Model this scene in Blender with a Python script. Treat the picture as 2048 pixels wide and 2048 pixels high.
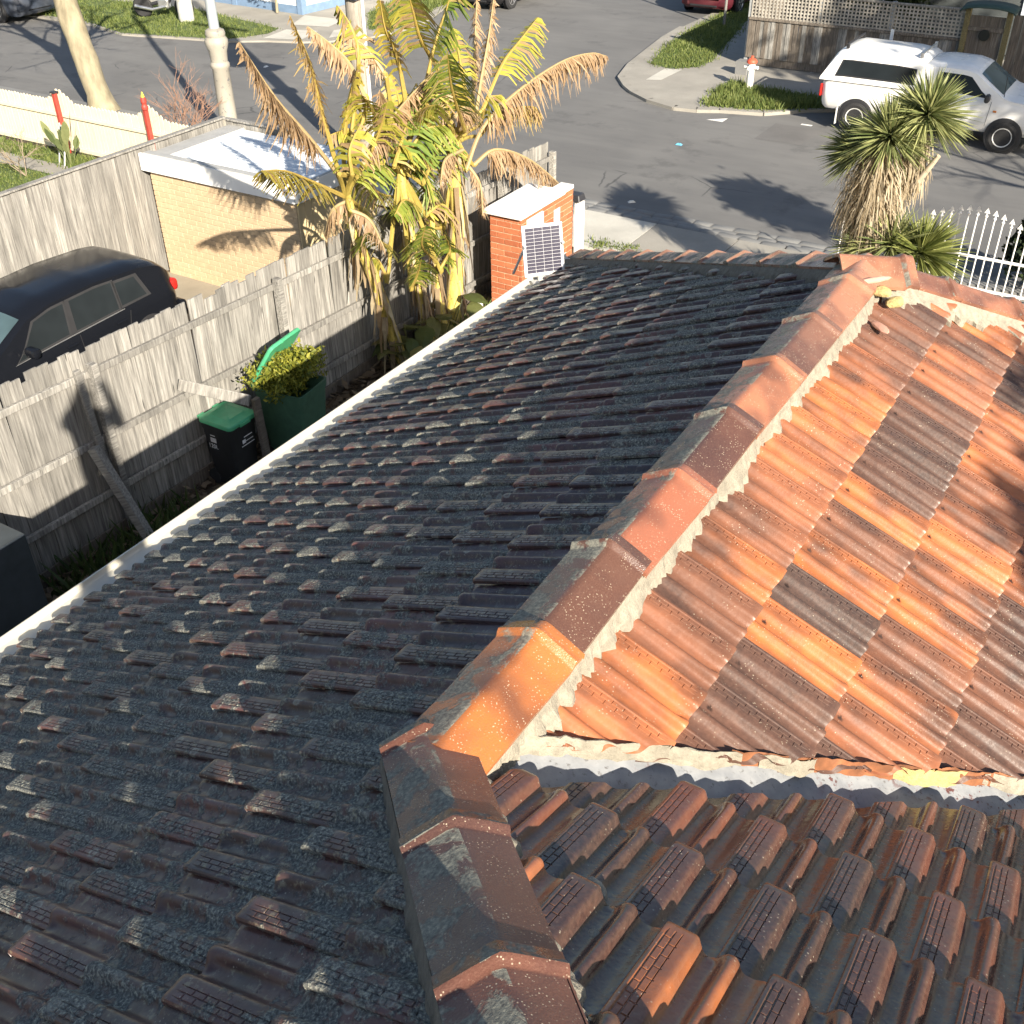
import bpy, bmesh, math, random
import numpy as np
from math import sin, cos, tan, pi, radians, sqrt, atan2
from mathutils import Vector, Matrix, noise as mnoise

for _o in list(bpy.data.objects):
    bpy.data.objects.remove(_o)
SC = bpy.context.scene
COL = SC.collection
rnd = random.Random(7)

# ------------------------------------------------------------------ camera
cam_d = bpy.data.cameras.new('camera')
cam = bpy.data.objects.new('camera', cam_d); COL.objects.link(cam)
cam.location = (1.0975, -1.3935, 2.0203)
YAW, PITCH, ROLL, FPX = -0.5550, 0.6177, -0.0122, 2160.2
cam.matrix_world = (Matrix.Translation(cam.location) @ Matrix.Rotation(-YAW, 4, 'Z')
                    @ Matrix.Rotation(pi/2 - PITCH, 4, 'X') @ Matrix.Rotation(ROLL, 4, 'Z'))
cam_d.sensor_width = 36; cam_d.sensor_fit = 'HORIZONTAL'
cam_d.lens = FPX/2048*36
cam_d.clip_start = 0.05; cam_d.clip_end = 3000
SC.camera = cam

# ------------------------------------------------------------------ light
SUN_EL, SUN_AZ = radians(25.7), radians(-55.2)      # azimuth the shadows fall towards, from +Y to +X
shx, shy = sin(SUN_AZ), cos(SUN_AZ)
sun_dir = Vector((-shx*cos(SUN_EL), -shy*cos(SUN_EL), sin(SUN_EL)))   # towards the sun
sd = bpy.data.lights.new('sun', 'SUN'); so = bpy.data.objects.new('sun', sd); COL.objects.link(so)
sd.energy = 5.0; sd.angle = radians(0.5); sd.color = (1.0, 0.905, 0.76)
so.rotation_euler = sun_dir.to_track_quat('Z', 'Y').to_euler()
so.location = (10, -10, 20)
W = bpy.data.worlds.new('World'); SC.world = W; W.use_nodes = True
wn = W.node_tree.nodes; wl = W.node_tree.links
bg = wn['Background']
sky = wn.new('ShaderNodeTexSky'); sky.sky_type = 'NISHITA'; sky.sun_disc = False
sky.sun_elevation = SUN_EL
sky.sun_rotation = atan2(sun_dir.x, sun_dir.y)
sky.air_density = 1.0; sky.dust_density = 1.3; sky.ozone_density = 1.0
wl.new(sky.outputs[0], bg.inputs[0]); bg.inputs[1].default_value = 0.066
SC.view_settings.view_transform = 'Standard'; SC.view_settings.look = 'None'
SC.view_settings.exposure = 1.32; SC.view_settings.gamma = 1.0
SC.cycles.max_bounces = 4
SC.cycles.diffuse_bounces = 2
SC.cycles.glossy_bounces = 2
SC.cycles.use_adaptive_sampling = True
SC.cycles.adaptive_threshold = 0.025

G = -5.0                                            # street level (roof ridge is z = 0)

# ------------------------------------------------------------------ object helpers
def link(o, parent=None):
    COL.objects.link(o)
    if parent is not None: o.parent = parent
    return o
def tag(o, label, cat, group=None):
    o['label'] = label; o['category'] = cat
    if group: o['group'] = group
    return o
def thing(name, label, cat, loc=(0, 0, 0), rz=0, group=None):
    o = bpy.data.objects.new(name, None); o.empty_display_size = 0.1
    o.location = loc; o.rotation_euler = (0, 0, rz); link(o)
    return tag(o, label, cat, group)
def struct(o):
    o['kind'] = 'structure'; return o
def stuff(o):
    o['kind'] = 'stuff'; return o

class MB:
    """collects verts and faces; build() links them as one mesh object"""
    def __init__(s): s.v = []; s.f = []; s.c = None
    def add(s, v, f):
        n = len(s.v); s.v += [tuple(p) for p in v]; s.f += [tuple(i+n for i in q) for q in f]; return s
    def box(s, c, d, rz=0, M=None, taper=1.0):
        x, y, z = d[0]/2, d[1]/2, d[2]/2
        pts = [(-x, -y, -z), (x, -y, -z), (x, y, -z), (-x, y, -z),
               (-x*taper, -y*taper, z), (x*taper, -y*taper, z), (x*taper, y*taper, z), (-x*taper, y*taper, z)]
        if M is None: M = Matrix.Rotation(rz, 3, 'Z')
        c = Vector(c)
        return s.add([M @ Vector(p) + c for p in pts],
                     [(0, 3, 2, 1), (4, 5, 6, 7), (0, 1, 5, 4), (1, 2, 6, 5), (2, 3, 7, 6), (3, 0, 4, 7)])
    def tube(s, pts, rad, n=8, cap=True):
        pts = [Vector(p) for p in pts]
        if not hasattr(rad, '__len__'): rad = [rad]*len(pts)
        rings = []; ref = None
        for i, p in enumerate(pts):
            t = (pts[min(i+1, len(pts)-1)]-pts[max(i-1, 0)]).normalized()
            if ref is None: ref = Vector((0, 0, 1)) if abs(t.z) < 0.9 else Vector((1, 0, 0))
            a = t.cross(ref)
            if a.length < 1e-6: a = t.orthogonal()
            a.normalize(); b = t.cross(a).normalized(); ref = b.cross(t) * -1 if False else ref
            rings.append([p+(a*cos(2*pi*k/n)+b*sin(2*pi*k/n))*rad[i] for k in range(n)])
        v = [q for r in rings for q in r]; f = []
        for i in range(len(pts)-1):
            for k in range(n):
                f.append((i*n+k, i*n+(k+1) % n, (i+1)*n+(k+1) % n, (i+1)*n+k))
        if cap:
            f.append(tuple(range(n))[::-1]); f.append(tuple((len(pts)-1)*n+k for k in range(n)))
        return s.add(v, f)
    def lathe(s, prof, c=(0, 0, 0), n=16, axis='Z'):
        v = []; f = []
        for r, z in prof:
            for k in range(n):
                a = 2*pi*k/n
                p = (r*cos(a), r*sin(a), z)
                if axis == 'Y': p = (p[0], p[2], p[1])
                if axis == 'X': p = (p[2], p[0], p[1])
                v.append((p[0]+c[0], p[1]+c[1], p[2]+c[2]))
        for i in range(len(prof)-1):
            for k in range(n):
                f.append((i*n+k, i*n+(k+1) % n, (i+1)*n+(k+1) % n, (i+1)*n+k))
        f.append(tuple(range(n))[::-1]); f.append(tuple((len(prof)-1)*n+k for k in range(n)))
        return s.add(v, f)
    def prism(s, poly, z0, z1):
        n = len(poly)
        v = [(x, y, z0) for x, y in poly]+[(x, y, z1) for x, y in poly]
        f = [tuple(range(n))[::-1], tuple(range(n, 2*n))]+[(i, (i+1) % n, (i+1) % n+n, i+n) for i in range(n)]
        return s.add(v, f)
    def quad(s, a, b, c, d): return s.add([a, b, c, d], [(0, 1, 2, 3)])
    def mesh(s, name, mat=None, smooth=None, fix=True):
        me = bpy.data.meshes.new(name); me.from_pydata(s.v, [], s.f)
        if fix:
            bm = bmesh.new(); bm.from_mesh(me); bmesh.ops.recalc_face_normals(bm, faces=bm.faces); bm.to_mesh(me); bm.free()
        if mat: me.materials.append(mat)
        if smooth is not None:
            me.shade_smooth(); me.set_sharp_from_angle(angle=radians(smooth))
        return me
    def build(s, name, mat, parent=None, smooth=None, fix=True, loc=None):
        o = bpy.data.objects.new(name, s.mesh(name, mat, smooth, fix)); link(o, parent)
        if loc is not None: o.location = loc
        return o
def bevel(o, w=0.01, seg=2):
    m = o.modifiers.new('bevel', 'BEVEL'); m.width = w; m.segments = seg; m.limit_method = 'ANGLE'; m.angle_limit = radians(35)
    return o
def set_attr(me, name, cols):
    """per-vertex colour attribute"""
    a = me.color_attributes.new(name, 'FLOAT_COLOR', 'POINT')
    arr = np.ones((len(me.vertices), 4), np.float32); arr[:, :3] = cols
    a.data.foreach_set('color', arr.ravel())

# ------------------------------------------------------------------ material helpers
class NT:
    def __init__(s, name):
        s.m = bpy.data.materials.new(name); s.m.use_nodes = True
        s.n = s.m.node_tree.nodes; s.l = s.m.node_tree.links
        s.b = s.n['Principled BSDF']; s._co = {}
    def node(s, t, **kw):
        x = s.n.new(t)
        for k, v in kw.items(): setattr(x, k, v)
        return x
    def put(s, sock, v):
        if v is None: return
        if hasattr(v, 'is_linked') or isinstance(v, bpy.types.NodeSocket): s.l.new(v, sock)
        elif hasattr(v, '__len__') and len(v) == 3 and sock.type == 'RGBA': sock.default_value = (*v, 1)
        else: sock.default_value = v
    def co(s, kind='Object'):
        if kind == 'World':
            if 'g' not in s._co: s._co['g'] = s.node('ShaderNodeNewGeometry')
            return s._co['g'].outputs['Position']
        if 't' not in s._co: s._co['t'] = s.node('ShaderNodeTexCoord')
        return s._co['t'].outputs[kind]
    def jit(s, kind='Object'):
        """object coordinates shifted by a per-object random amount"""
        if 'j' in s._co: return s._co['j']
        oi = s.oi(); mu = s.node('ShaderNodeVectorMath', operation='SCALE'); s.put(mu.inputs[0], (37.0, 19.0, 53.0)); s.put(mu.inputs['Scale'], oi.outputs['Random'])
        ad = s.node('ShaderNodeVectorMath', operation='ADD'); s.put(ad.inputs[0], s.co(kind)); s.put(ad.inputs[1], mu.outputs[0])
        s._co['j'] = ad.outputs[0]; return ad.outputs[0]
    def oi(s):
        if 'o' not in s._co: s._co['o'] = s.node('ShaderNodeObjectInfo')
        return s._co['o']
    def scale(s, co, v):
        m = s.node('ShaderNodeMapping'); s.put(m.inputs['Vector'], co); m.inputs['Scale'].default_value = v; return m.outputs[0]
    def noise(s, sc=5, det=3, rough=.55, co=None, dist=0.0, out=0):
        x = s.node('ShaderNodeTexNoise'); s.put(x.inputs['Vector'], co if co is not None else s.co()); x.inputs['Scale'].default_value = sc
        x.inputs['Detail'].default_value = det; x.inputs['Roughness'].default_value = rough; x.inputs['Distortion'].default_value = dist
        return x.outputs[out]
    def vor(s, sc=5, co=None, feat='F1', out='Distance', rand=1.0):
        x = s.node('ShaderNodeTexVoronoi', feature=feat); s.put(x.inputs['Vector'], co if co is not None else s.co())
        x.inputs['Scale'].default_value = sc; x.inputs['Randomness'].default_value = rand; return x.outputs[out]
    def ramp(s, fac, stops, interp='LINEAR'):
        x = s.node('ShaderNodeValToRGB'); x.color_ramp.interpolation = interp; s.put(x.inputs[0], fac)
        cr = x.color_ramp
        while len(cr.elements) < len(stops): cr.elements.new(0.5)
        for e, (p_, c) in zip(cr.elements, stops):
            e.position = p_; e.color = (*c, 1) if hasattr(c, '__len__') else (c, c, c, 1)
        return x.outputs[0]
    def mix(s, fac, a, b, mode='MIX'):
        x = s.node('ShaderNodeMix', data_type='RGBA', blend_type=mode); s.put(x.inputs[0], fac); s.put(x.inputs[6], a); s.put(x.inputs[7], b)
        return x.outputs[2]
    def math(s, op, a, b=None, clamp=False):
        x = s.node('ShaderNodeMath', operation=op, use_clamp=clamp); s.put(x.inputs[0], a); s.put(x.inputs[1], b); return x.outputs[0]
    def attr(s, name, typ='GEOMETRY', out='Color'):
        x = s.node('ShaderNodeAttribute', attribute_name=name, attribute_type=typ); return x.outputs[out]
    def bump(s, h, st=.3, dist=.01):
        x = s.node('ShaderNodeBump'); s.put(x.inputs['Height'], h); x.inputs['Strength'].default_value = st; x.inputs['Distance'].default_value = dist
        s.l.new(x.outputs[0], s.b.inputs['Normal']); return x
    def out(s, col, rough=.7, spec=None, metal=None):
        s.put(s.b.inputs['Base Color'], col); s.put(s.b.inputs['Roughness'], rough)
        if spec is not None: s.put(s.b.inputs['Specular IOR Level'], spec)
        if metal is not None: s.put(s.b.inputs['Metallic'], metal)
        return s.m
MATS = {}
def simple(name, col, rough=.6, var=.15, sc=8, metal=None, bump=0.0, spec=None):
    """plain paint / plastic / metal with slight mottling"""
    if name in MATS: return MATS[name]
    t = NT(name); n = t.noise(sc, 4, co=t.jit())
    a = tuple(c*(1-var) for c in col); b = tuple(min(1, c*(1+var)) for c in col)
    c = t.ramp(n, [(.3, a), (.7, b)])
    if bump: t.bump(t.noise(sc*8, 3), bump, .004)
    MATS[name] = t.out(c, rough, spec, metal); return MATS[name]

def tile_material(name, lichen, r0=.38, r1=.60, spec=.40):
    t = NT(name)
    obj = t.oi().outputs['Color']; tint = t.attr('tint')
    base = t.mix(1.0, obj, tint, 'MULTIPLY')
    co = t.jit()
    # smoke flashing of the kiln: dark purple brown clouds, streaked down the tile
    fl = t.noise(4.5, 3, .6, t.scale(co, (1.0, .5, 1)))
    wv = t.noise(1.3, 3, .6, t.co('World'))
    dark = t.ramp(t.math('ADD', t.math('MULTIPLY', fl, .62), t.math('MULTIPLY', wv, .40)), [(.45, 0.0), (.61, .88)])
    base = t.mix(dark, base, (.062, .036, .028))
    fine = t.noise(70, 2, .6, co)
    base = t.mix(t.ramp(fine, [(.35, .0), (.75, .35)]), base, t.mix(.5, base, (.30, .16, .11)))
    # grime in the pans
    g2 = t.noise(9, 2, .6, t.co('World'))
    base = t.mix(t.ramp(g2, [(.45, 0), (.8, .4 if not lichen else .6)]), base, (.035, .032, .032))
    # pale specks of lichen and droppings
    sp = t.vor(85, t.co('World')); sel = t.noise(14, 2, .5, t.co('World'))
    spk = t.math('MULTIPLY', t.ramp(sp, [(.12, 1), (.22, 0)]), t.ramp(sel, [(.50, 0), (.66, 1)]))
    base = t.mix(t.math('MULTIPLY', spk, .6), base, (.55, .48, .36))
    rough = t.ramp(t.noise(25, 2, .5, co), [(.3, r0), (.75, r1)])
    h = t.math('MULTIPLY', fine, .4)
    if lichen:
        w = t.co('World')
        big = t.noise(2.1, 2, .6, w); med = t.noise(16, 4, .68, w); gr = t.noise(120, 2, .7, w)
        sx_ = t.node('ShaderNodeSeparateXYZ'); t.put(sx_.inputs[0], w)
        grad = t.math('ADD', t.math('MULTIPLY', sx_.outputs['X'], -.020), t.math('MULTIPLY', sx_.outputs['Y'], -.006))
        cov = t.math('ADD', t.math('ADD', t.math('MULTIPLY', big, .62), t.math('MULTIPLY', med, .62)), grad)
        m = t.ramp(cov, [(.615, 0), (.675, 1)])
        lc = t.ramp(gr, [(.34, (.062, .064, .060)), (.52, (.155, .160, .145)), (.68, (.38, .375, .30))])
        base = t.mix(t.math('MULTIPLY', m, .93), base, lc)
        # round pale rosettes
        rs = t.vor(13, w); rsel = t.noise(3.1, 2, .5, w)
        ring = t.ramp(t.math('ADD', rs, t.math('MULTIPLY', gr, .16)), [(.12, .55), (.20, .35), (.27, 1), (.33, 0)])
        rm = t.math('MULTIPLY', ring, t.ramp(rsel, [(.47, 0), (.55, 1)]))
        base = t.mix(t.math('MULTIPLY', rm, .8), base, (.27, .26, .22))
        yel = t.math('MULTIPLY', t.ramp(t.noise(34, 3, .7, w), [(.58, 0), (.68, 1)]), .4)
        base = t.mix(yel, base, (.36, .32, .20))
        rough = t.mix(m, rough, (.95, .95, .95))
        h = t.math('ADD', h, t.math('MULTIPLY', t.math('MULTIPLY', m, gr), 2.2))
    t.bump(h, .5, .004)
    return t.out(base, rough, spec)
# ================================================================== THE HOUSE ROOF
AL = 0.4957; K = tan(AL); CA, SA = cos(AL), sin(AL)
TW, TG = 0.216, 0.350                                # tile cover width and gauge
RY = 3.53                                            # far end of the ridge
EAVE_S = 3.70
M_TILE = tile_material('terracotta_tile', False)
M_TILE_L = tile_material('terracotta_tile_lichen', True, .28, .46, .5)
M_TILE_N = tile_material('terracotta_tile_glazed', False, .16, .32, .6)

def lerp_tab(tab, x):
    for (x0, y0), (x1, y1) in zip(tab, tab[1:]):
        if x <= x1: return y0+(y1-y0)*(x-x0)/(x1-x0) if x1 > x0 else y1
    return tab[-1][1]
PROF = [(0, .022), (.003, .026), (.010, .0272), (.052, .0272), (.064, .0268), (.070, .0245), (.076, .017), (.082, .008), (.089, .002), (.098, 0), (.114, 0),
        (.120, .002), (.125, .008), (.130, .017), (.136, .0225), (.142, .0238), (.149, .0225), (.155, .017), (.160, .008), (.166, .002), (.174, 0), (.190, 0), (.199, .003), (.209, .007), (.222, .008)]
def tile_mesh(name, fine):
    if fine:
        us = [0, .0015, .004, .010, .0135, .0145, .016, .0175, .0265, .028, .0295, .031, .040, .0415, .043, .0445, .047, .052, .058, .064, .070, .075, .080, .086, .091, .096, .102, .109, .116,
              .122, .126, .130, .134, .138, .142, .147, .151, .155, .159, .163, .168, .174, .182, .190, .196, .203, .209, .215, .222]
        vs = {-.405, -.375, 0, -.0015, -.004, -.009, -.016, -.026, -.04, -.055}
        for r in range(9):
            for off in (0, .0185):
                c = -.052-.037*r-off
                for d in (-.0024, -.0012, .0012, .0024): vs.add(c+d)
        vs |= {-.30, -.312, -.318, -.325}
        vs = sorted(vs)
    else:
        us = [0, .003, .012, .030, .055, .066, .076, .086, .098, .116, .126, .135, .144, .152, .162, .174, .190, .206, .222]
        vs = [-.405, -.25, -.12, -.055, -.03, -.014, -.004, 0]
    V = []; T = []
    for y in vs:
        for u in us:
            # flare of the middle roll towards the nose
            fl = max(0.0, min(1.0, (y+.055)/.045))
            uu = u
            if .094 < u < .146 and fl > 0:
                uu = .146-(.146-u)*(1-.34*fl*fl)
            h = lerp_tab(PROF, uu)*(.56+.72*(1+y/.35))
            if fine and .013 < u < .046 and y < -.03:
                # two staggered columns of raised blocks
                colm = 0 if u < .029 else 1
                ue = min(abs(u-.0145), abs(u-.0288), abs(u-.043))
                ve = min(abs(y-(-.052-.037*r-(.0185 if colm else 0))) for r in range(9))
                if ue < .0011 or ve < .0014: h -= .0024
            # rounded end of the pad and of the roll
            if y > -.016:
                q = (y+.016)/.016
                h -= .0045*q*q*min(1, h/.02)
            h += -.022+.031*(1+y/.35)
            plan = -.012*max(0, min(1, (u-.058)/.03))*(1-max(0, min(1, (u-.092)/.004))) if y > -.001 else 0
            V.append((u, y+plan, h)); T.append(1.0)
    nu, nv = len(us), len(vs); F = []
    for j in range(nv-1):
        for i in range(nu-1): F.append((j*nu+i, j*nu+i+1, (j+1)*nu+i+1, (j+1)*nu+i))
    def skirt(idx, dz, dy=0.0, dx=0.0, flip=False):
        b = len(V)
        for i in idx:
            x, y, z = V[i]; V.append((x+dx, y+dy, z-dz)); T.append(T[i])
        for a in range(len(idx)-1):
            q = (idx[a], idx[a+1], b+a+1, b+a); F.append(q[::-1] if flip else q)
    skirt([(nv-1)*nu+i for i in range(nu)], .013, -.003, flip=True)
    skirt([j*nu for j in range(nv)], .011, 0, .001, flip=True)
    me = bpy.data.meshes.new(name); me.from_pydata(V, [], F); me.materials.append(M_TILE)
    c = np.ones((len(V), 3), np.float32)
    for i, (x, y, z) in enumerate(V):
        d = math.hypot((x-.099)/1.0, (y+.314)/1.0)
        if d < .0085: c[i] = .06
        if fine and .013 < x < .046 and y < -.03 and i < nu*nv: pass
    set_attr(me, 'tint', c)
    me.shade_smooth(); me.set_sharp_from_angle(angle=radians(32))
    return me
TM_FINE = tile_mesh('roof_tile', True); TM_LOW = tile_mesh('roof_tile_plain', False)
TM_FINE_N = TM_FINE.copy(); TM_FINE_N.materials.clear(); TM_FINE_N.materials.append(M_TILE_N)
TM_FINE_L = TM_FINE.copy(); TM_FINE_L.materials.clear(); TM_FINE_L.materials.append(M_TILE_L)

def slope_frame(D):
    y = Vector((D[0]*CA, D[1]*CA, -SA)); z = Vector((D[0]*SA, D[1]*SA, CA)); x = y.cross(z)
    return x, y, z
CM = cam.matrix_world.inverted()
def px(P):
    q = CM @ Vector(P)
    if q.z > -.05: return None
    return (1024+FPX*q.x/-q.z, 1024-FPX*q.y/-q.z)

house = thing('house', 'red terracotta tiled house roof in the foreground with hip, ridge and valley', 'house', (0, 0, G))
HM = Matrix.Translation((0, 0, -G))
def hpart(o, parent=None):
    """parent to the house, keeping world placement"""
    o.parent = parent or house
    if parent is None: o.location = Vector(o.location)+Vector((0, 0, -G))
    return o

def slope_parent(name, label):
    o = bpy.data.objects.new(name, None); o.empty_display_size = .1; COL.objects.link(o); o.parent = house
    o.location = (0, 0, -G); o['label'] = label; return o
SL_L = slope_parent('roof_slope', 'shaded dark roof slope crusted with grey lichen above the gutter')
SL_O = slope_parent('roof_slope', 'sunlit orange and brown roof slope right of the ridge')
SL_N = slope_parent('roof_slope', 'near roof slope with embossed glossy brown tiles below the valley')

TILES = []                                           # (score, parent, matrix, colour, planes, kind)
def tile_at(par, D, s, up, colour, planes, kind):
    x, y, z = slope_frame(D)
    # up: position of the tile's u=0 edge along x
    o = y*s+x*up
    jit = rnd.uniform(-1, 1)
    M = Matrix((x, y, z)).transposed().to_4x4()
    M = Matrix.Translation(o+z*rnd.uniform(-.0015, .0025)) @ M @ Matrix.Rotation(radians(.35*jit), 4, 'Z') @ Matrix.Rotation(radians(rnd.gauss(0, .35)), 4, 'X') @ Matrix.Rotation(radians(rnd.gauss(0, .3)), 4, 'Y')
    cs = [M @ Vector(q) for q in ((0, 0, .02), (TW, 0, .02), (TW, -TG, .01), (0, -TG, .01))]
    ps = [px(c) for c in cs]
    if any(q is None for q in ps): return
    xs = [q[0] for q in ps]; ys = [q[1] for q in ps]
    if max(xs) < -330 or min(xs) > 2380 or max(ys) < 0 or min(ys) > 2400: return
    A = 0.5*abs(sum(ps[i][0]*ps[(i+1) % 4][1]-ps[(i+1) % 4][0]*ps[i][1] for i in range(4)))
    vis = max(xs) > 0 and min(xs) < 2048 and max(ys) > 0 and min(ys) < 2048
    cut = []
    for n, c0 in planes:
        dd = [n[0]*c.x+n[1]*c.y-c0 for c in cs]
        if min(dd) >= -0.005 and min(dd) > 0: return   # wholly beyond
        if max(dd) > -0.012: cut.append((n, c0))
    TILES.append([A if vis else -1/(1+A), par, M, colour, cut, kind])

def hexmix(a, b, t): return tuple(x+(y-x)*t for x, y in zip(a, b))
ORANGE = (.50, .155, .045); SALMON = (.40, .135, .055); BROWN = (.24, .095, .050); UMBER = (.125, .062, .042); COAL = (.072, .048, .040)
def pick_orange():
    r = rnd.random()
    if r < .36: return hexmix(ORANGE, SALMON, rnd.random())
    if r < .62: return hexmix(SALMON, BROWN, rnd.random())
    if r < .86: return hexmix(BROWN, UMBER, rnd.random())
    return hexmix(UMBER, COAL, rnd.random())
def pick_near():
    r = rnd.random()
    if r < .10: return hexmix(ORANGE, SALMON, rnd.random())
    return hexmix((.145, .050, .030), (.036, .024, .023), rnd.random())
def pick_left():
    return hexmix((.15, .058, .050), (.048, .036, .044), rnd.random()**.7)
# sunlit slope, falls to +X ; u runs to -Y
for m in range(0, 14):
    s = .444+TG*(m-1+1) if False else .444+TG*(m-1)
    for n in range(-6, 40):
        d = .6642+TW*(n+.5*(m-1))+.100
        if d > 12: continue
        ce, cd = s*CA, d-.1
        tile_at(SL_O, (1, 0), s, -d, pick_orange(),
                [((-1, 0), -.03), ((1, -1), -.085*sqrt(2)), ((-1, 1), RY-.03)], 'o')
# near slope, falls to +Y ; u runs to +X
for r in range(-6, 9):
    s = -.2052+TG*r
    for c in range(-4, 26):
        e = -.0067+TW*(c+(.5 if r % 2 == 0 else 0))-.068
        tile_at(SL_N, (0, 1), s, e, (ORANGE if (r == 0 and c == 3) else pick_near()),
                [((-1, -1), -.03), ((-1, 1), -.018*sqrt(2))], 'n')
# shaded slope, falls to -X ; u runs to +Y
for r in range(-9, 10):
    s = .5113+TG*r
    for c in range(-16, 36):
        d = .0135+TW*(c+(.5 if r % 2 else 0))
        if d+.1 > -.02: pl = [((1, 0), -.03), ((1, 1), RY-.03)] if d > -.2 else [((1, 1), -.03)]
        else: pl = [((1, 1), -.03)]
        if -.25 < d < 0.05 and s < .35: pl = [((1, 1), -.03)] if d < -.1 else [((1, 0), -.03)]
        tile_at(SL_L, (-1, 0), s, d, pick_left(), pl, 'l')
TILES.sort(key=lambda t: -t[0])

def clip_mesh(src, M, cuts, name):
    me = src.copy(); me.name = name
    bm = bmesh.new(); bm.from_mesh(me); Mi = M.inverted()
    for n, c0 in cuts:
        nn = Vector((n[0], n[1], 0)); L = nn.length; nn /= L
        po = Mi @ (nn*(c0/L)); no = (M.to_3x3().transposed() @ nn)
        bmesh.ops.bisect_plane(bm, geom=bm.verts[:]+bm.edges[:]+bm.faces[:], plane_co=po, plane_no=no, clear_outer=True)
    bm.to_mesh(me); bm.free()
    return me
rest = {}
cnt = 0
for A, par, M, colr, cuts, kind in TILES:
    if cnt < 300 and A > 0:
        src = {'l': TM_FINE_L, 'n': TM_FINE_N}.get(kind, TM_FINE)
        if cuts:
            me = clip_mesh(src, M, cuts, 'roof_tile_cut')
            if len(me.polygons) < 8: bpy.data.meshes.remove(me); continue
        else: me = src
        o = bpy.data.objects.new('roof_tile', me); link(o, par); o.matrix_local = M
        o.color = (*colr, 1); cnt += 1
    else:
        rest.setdefault(kind, []).append((M, colr, cuts))
for kind, lst in rest.items():
    VV = []; FF = []; CC = []; nb = 0
    for M, colr, cuts in lst:
        me = TM_LOW
        tmp = None
        if cuts: tmp = me = clip_mesh(TM_LOW, M, cuts, 'tmp')
        n = len(me.vertices)
        if n == 0:
            if tmp: bpy.data.meshes.remove(tmp)
            continue
        a = np.empty(n*3); me.vertices.foreach_get('co', a); a = a.reshape(-1, 3)
        R = np.array(M.to_3x3()); VV.append(a @ R.T+np.array(M.translation))
        FF += [tuple(i+nb for i in p_.vertices) for p_ in me.polygons]; nb += n
        CC.append(np.tile(np.array(colr), (n, 1)))
        if tmp: bpy.data.meshes.remove(tmp)
    me = bpy.data.meshes.new('far_roof_tiles'); me.from_pydata(np.vstack(VV).tolist(), [], FF)
    me.materials.append({'l': M_TILE_L, 'n': M_TILE_N}.get(kind, M_TILE)); set_attr(me, 'tint', np.vstack(CC))
    me.shade_smooth(); me.set_sharp_from_angle(angle=radians(32))
    o = bpy.data.objects.new('roof_tiles', me); link(o, {'l': SL_L, 'o': SL_O, 'n': SL_N}[kind]); stuff(o)

# sarking / roof carcass just under the tiles, and the parts of the roof out of frame
M_SARK = simple('roof_underlay', (.045, .038, .036), .9)
HE = 3.20                                            # eave half width
zp = -.080
def Lz(e): return K*e+zp
mb = MB()
mb.add([(0, 0, zp), (0, RY, zp), (-HE, RY+HE, Lz(-HE)), (-HE, -7, Lz(-HE)), (3.2, -7, Lz(3.2)), (3.2, -3.2, Lz(3.2))], [(0, 1, 2, 3, 4, 5)])
mb.add([(0, 0, zp), (0, RY, zp), (HE, RY+HE, Lz(-HE)), (HE, HE, Lz(-HE))], [(3, 2, 1, 0)])
mb.add([(0, 0, zp), (3.2, -3.2, Lz(3.2)), (9, -3.2, Lz(3.2)), (9, HE, Lz(-HE)), (HE, HE, Lz(-HE))], [(0, 1, 2, 3, 4)])
mb.add([(0, RY, zp), (HE, RY+HE, Lz(-HE)), (-HE, RY+HE, Lz(-HE))], [(0, 1, 2)])
o = mb.build('roof_underlay', M_SARK, fix=False); hpart(o)
# brick walls under the eaves
M_WALL = simple('render_wall', (.42, .36, .28), .9, .1, 3)
mb = MB(); wz = -HE*K-.28
for (x0, y0, x1, y1) in ((-2.75, -6.8, -2.75, RY+2.75), (-2.75, RY+2.75, 2.75, RY+2.75), (2.75, RY+2.75, 2.75, 3.0)):
    L = math.hypot(x1-x0, y1-y0); mb.box(((x0+x1)/2, (y0+y1)/2, (wz+G)/2), (L, .2, wz-G), atan2(y1-y0, x1-x0))
hpart(mb.build('wall', M_WALL))
mb = MB(); mb.box((-3.0, -.3, wz+.02), (.46, 13.4, .02)); mb.box((0, RY+2.98, wz+.02), (6.4, .44, .02))
hpart(mb.build('eave_soffit', simple('white_paint', (.72, .70, .66), .5)))

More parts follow.
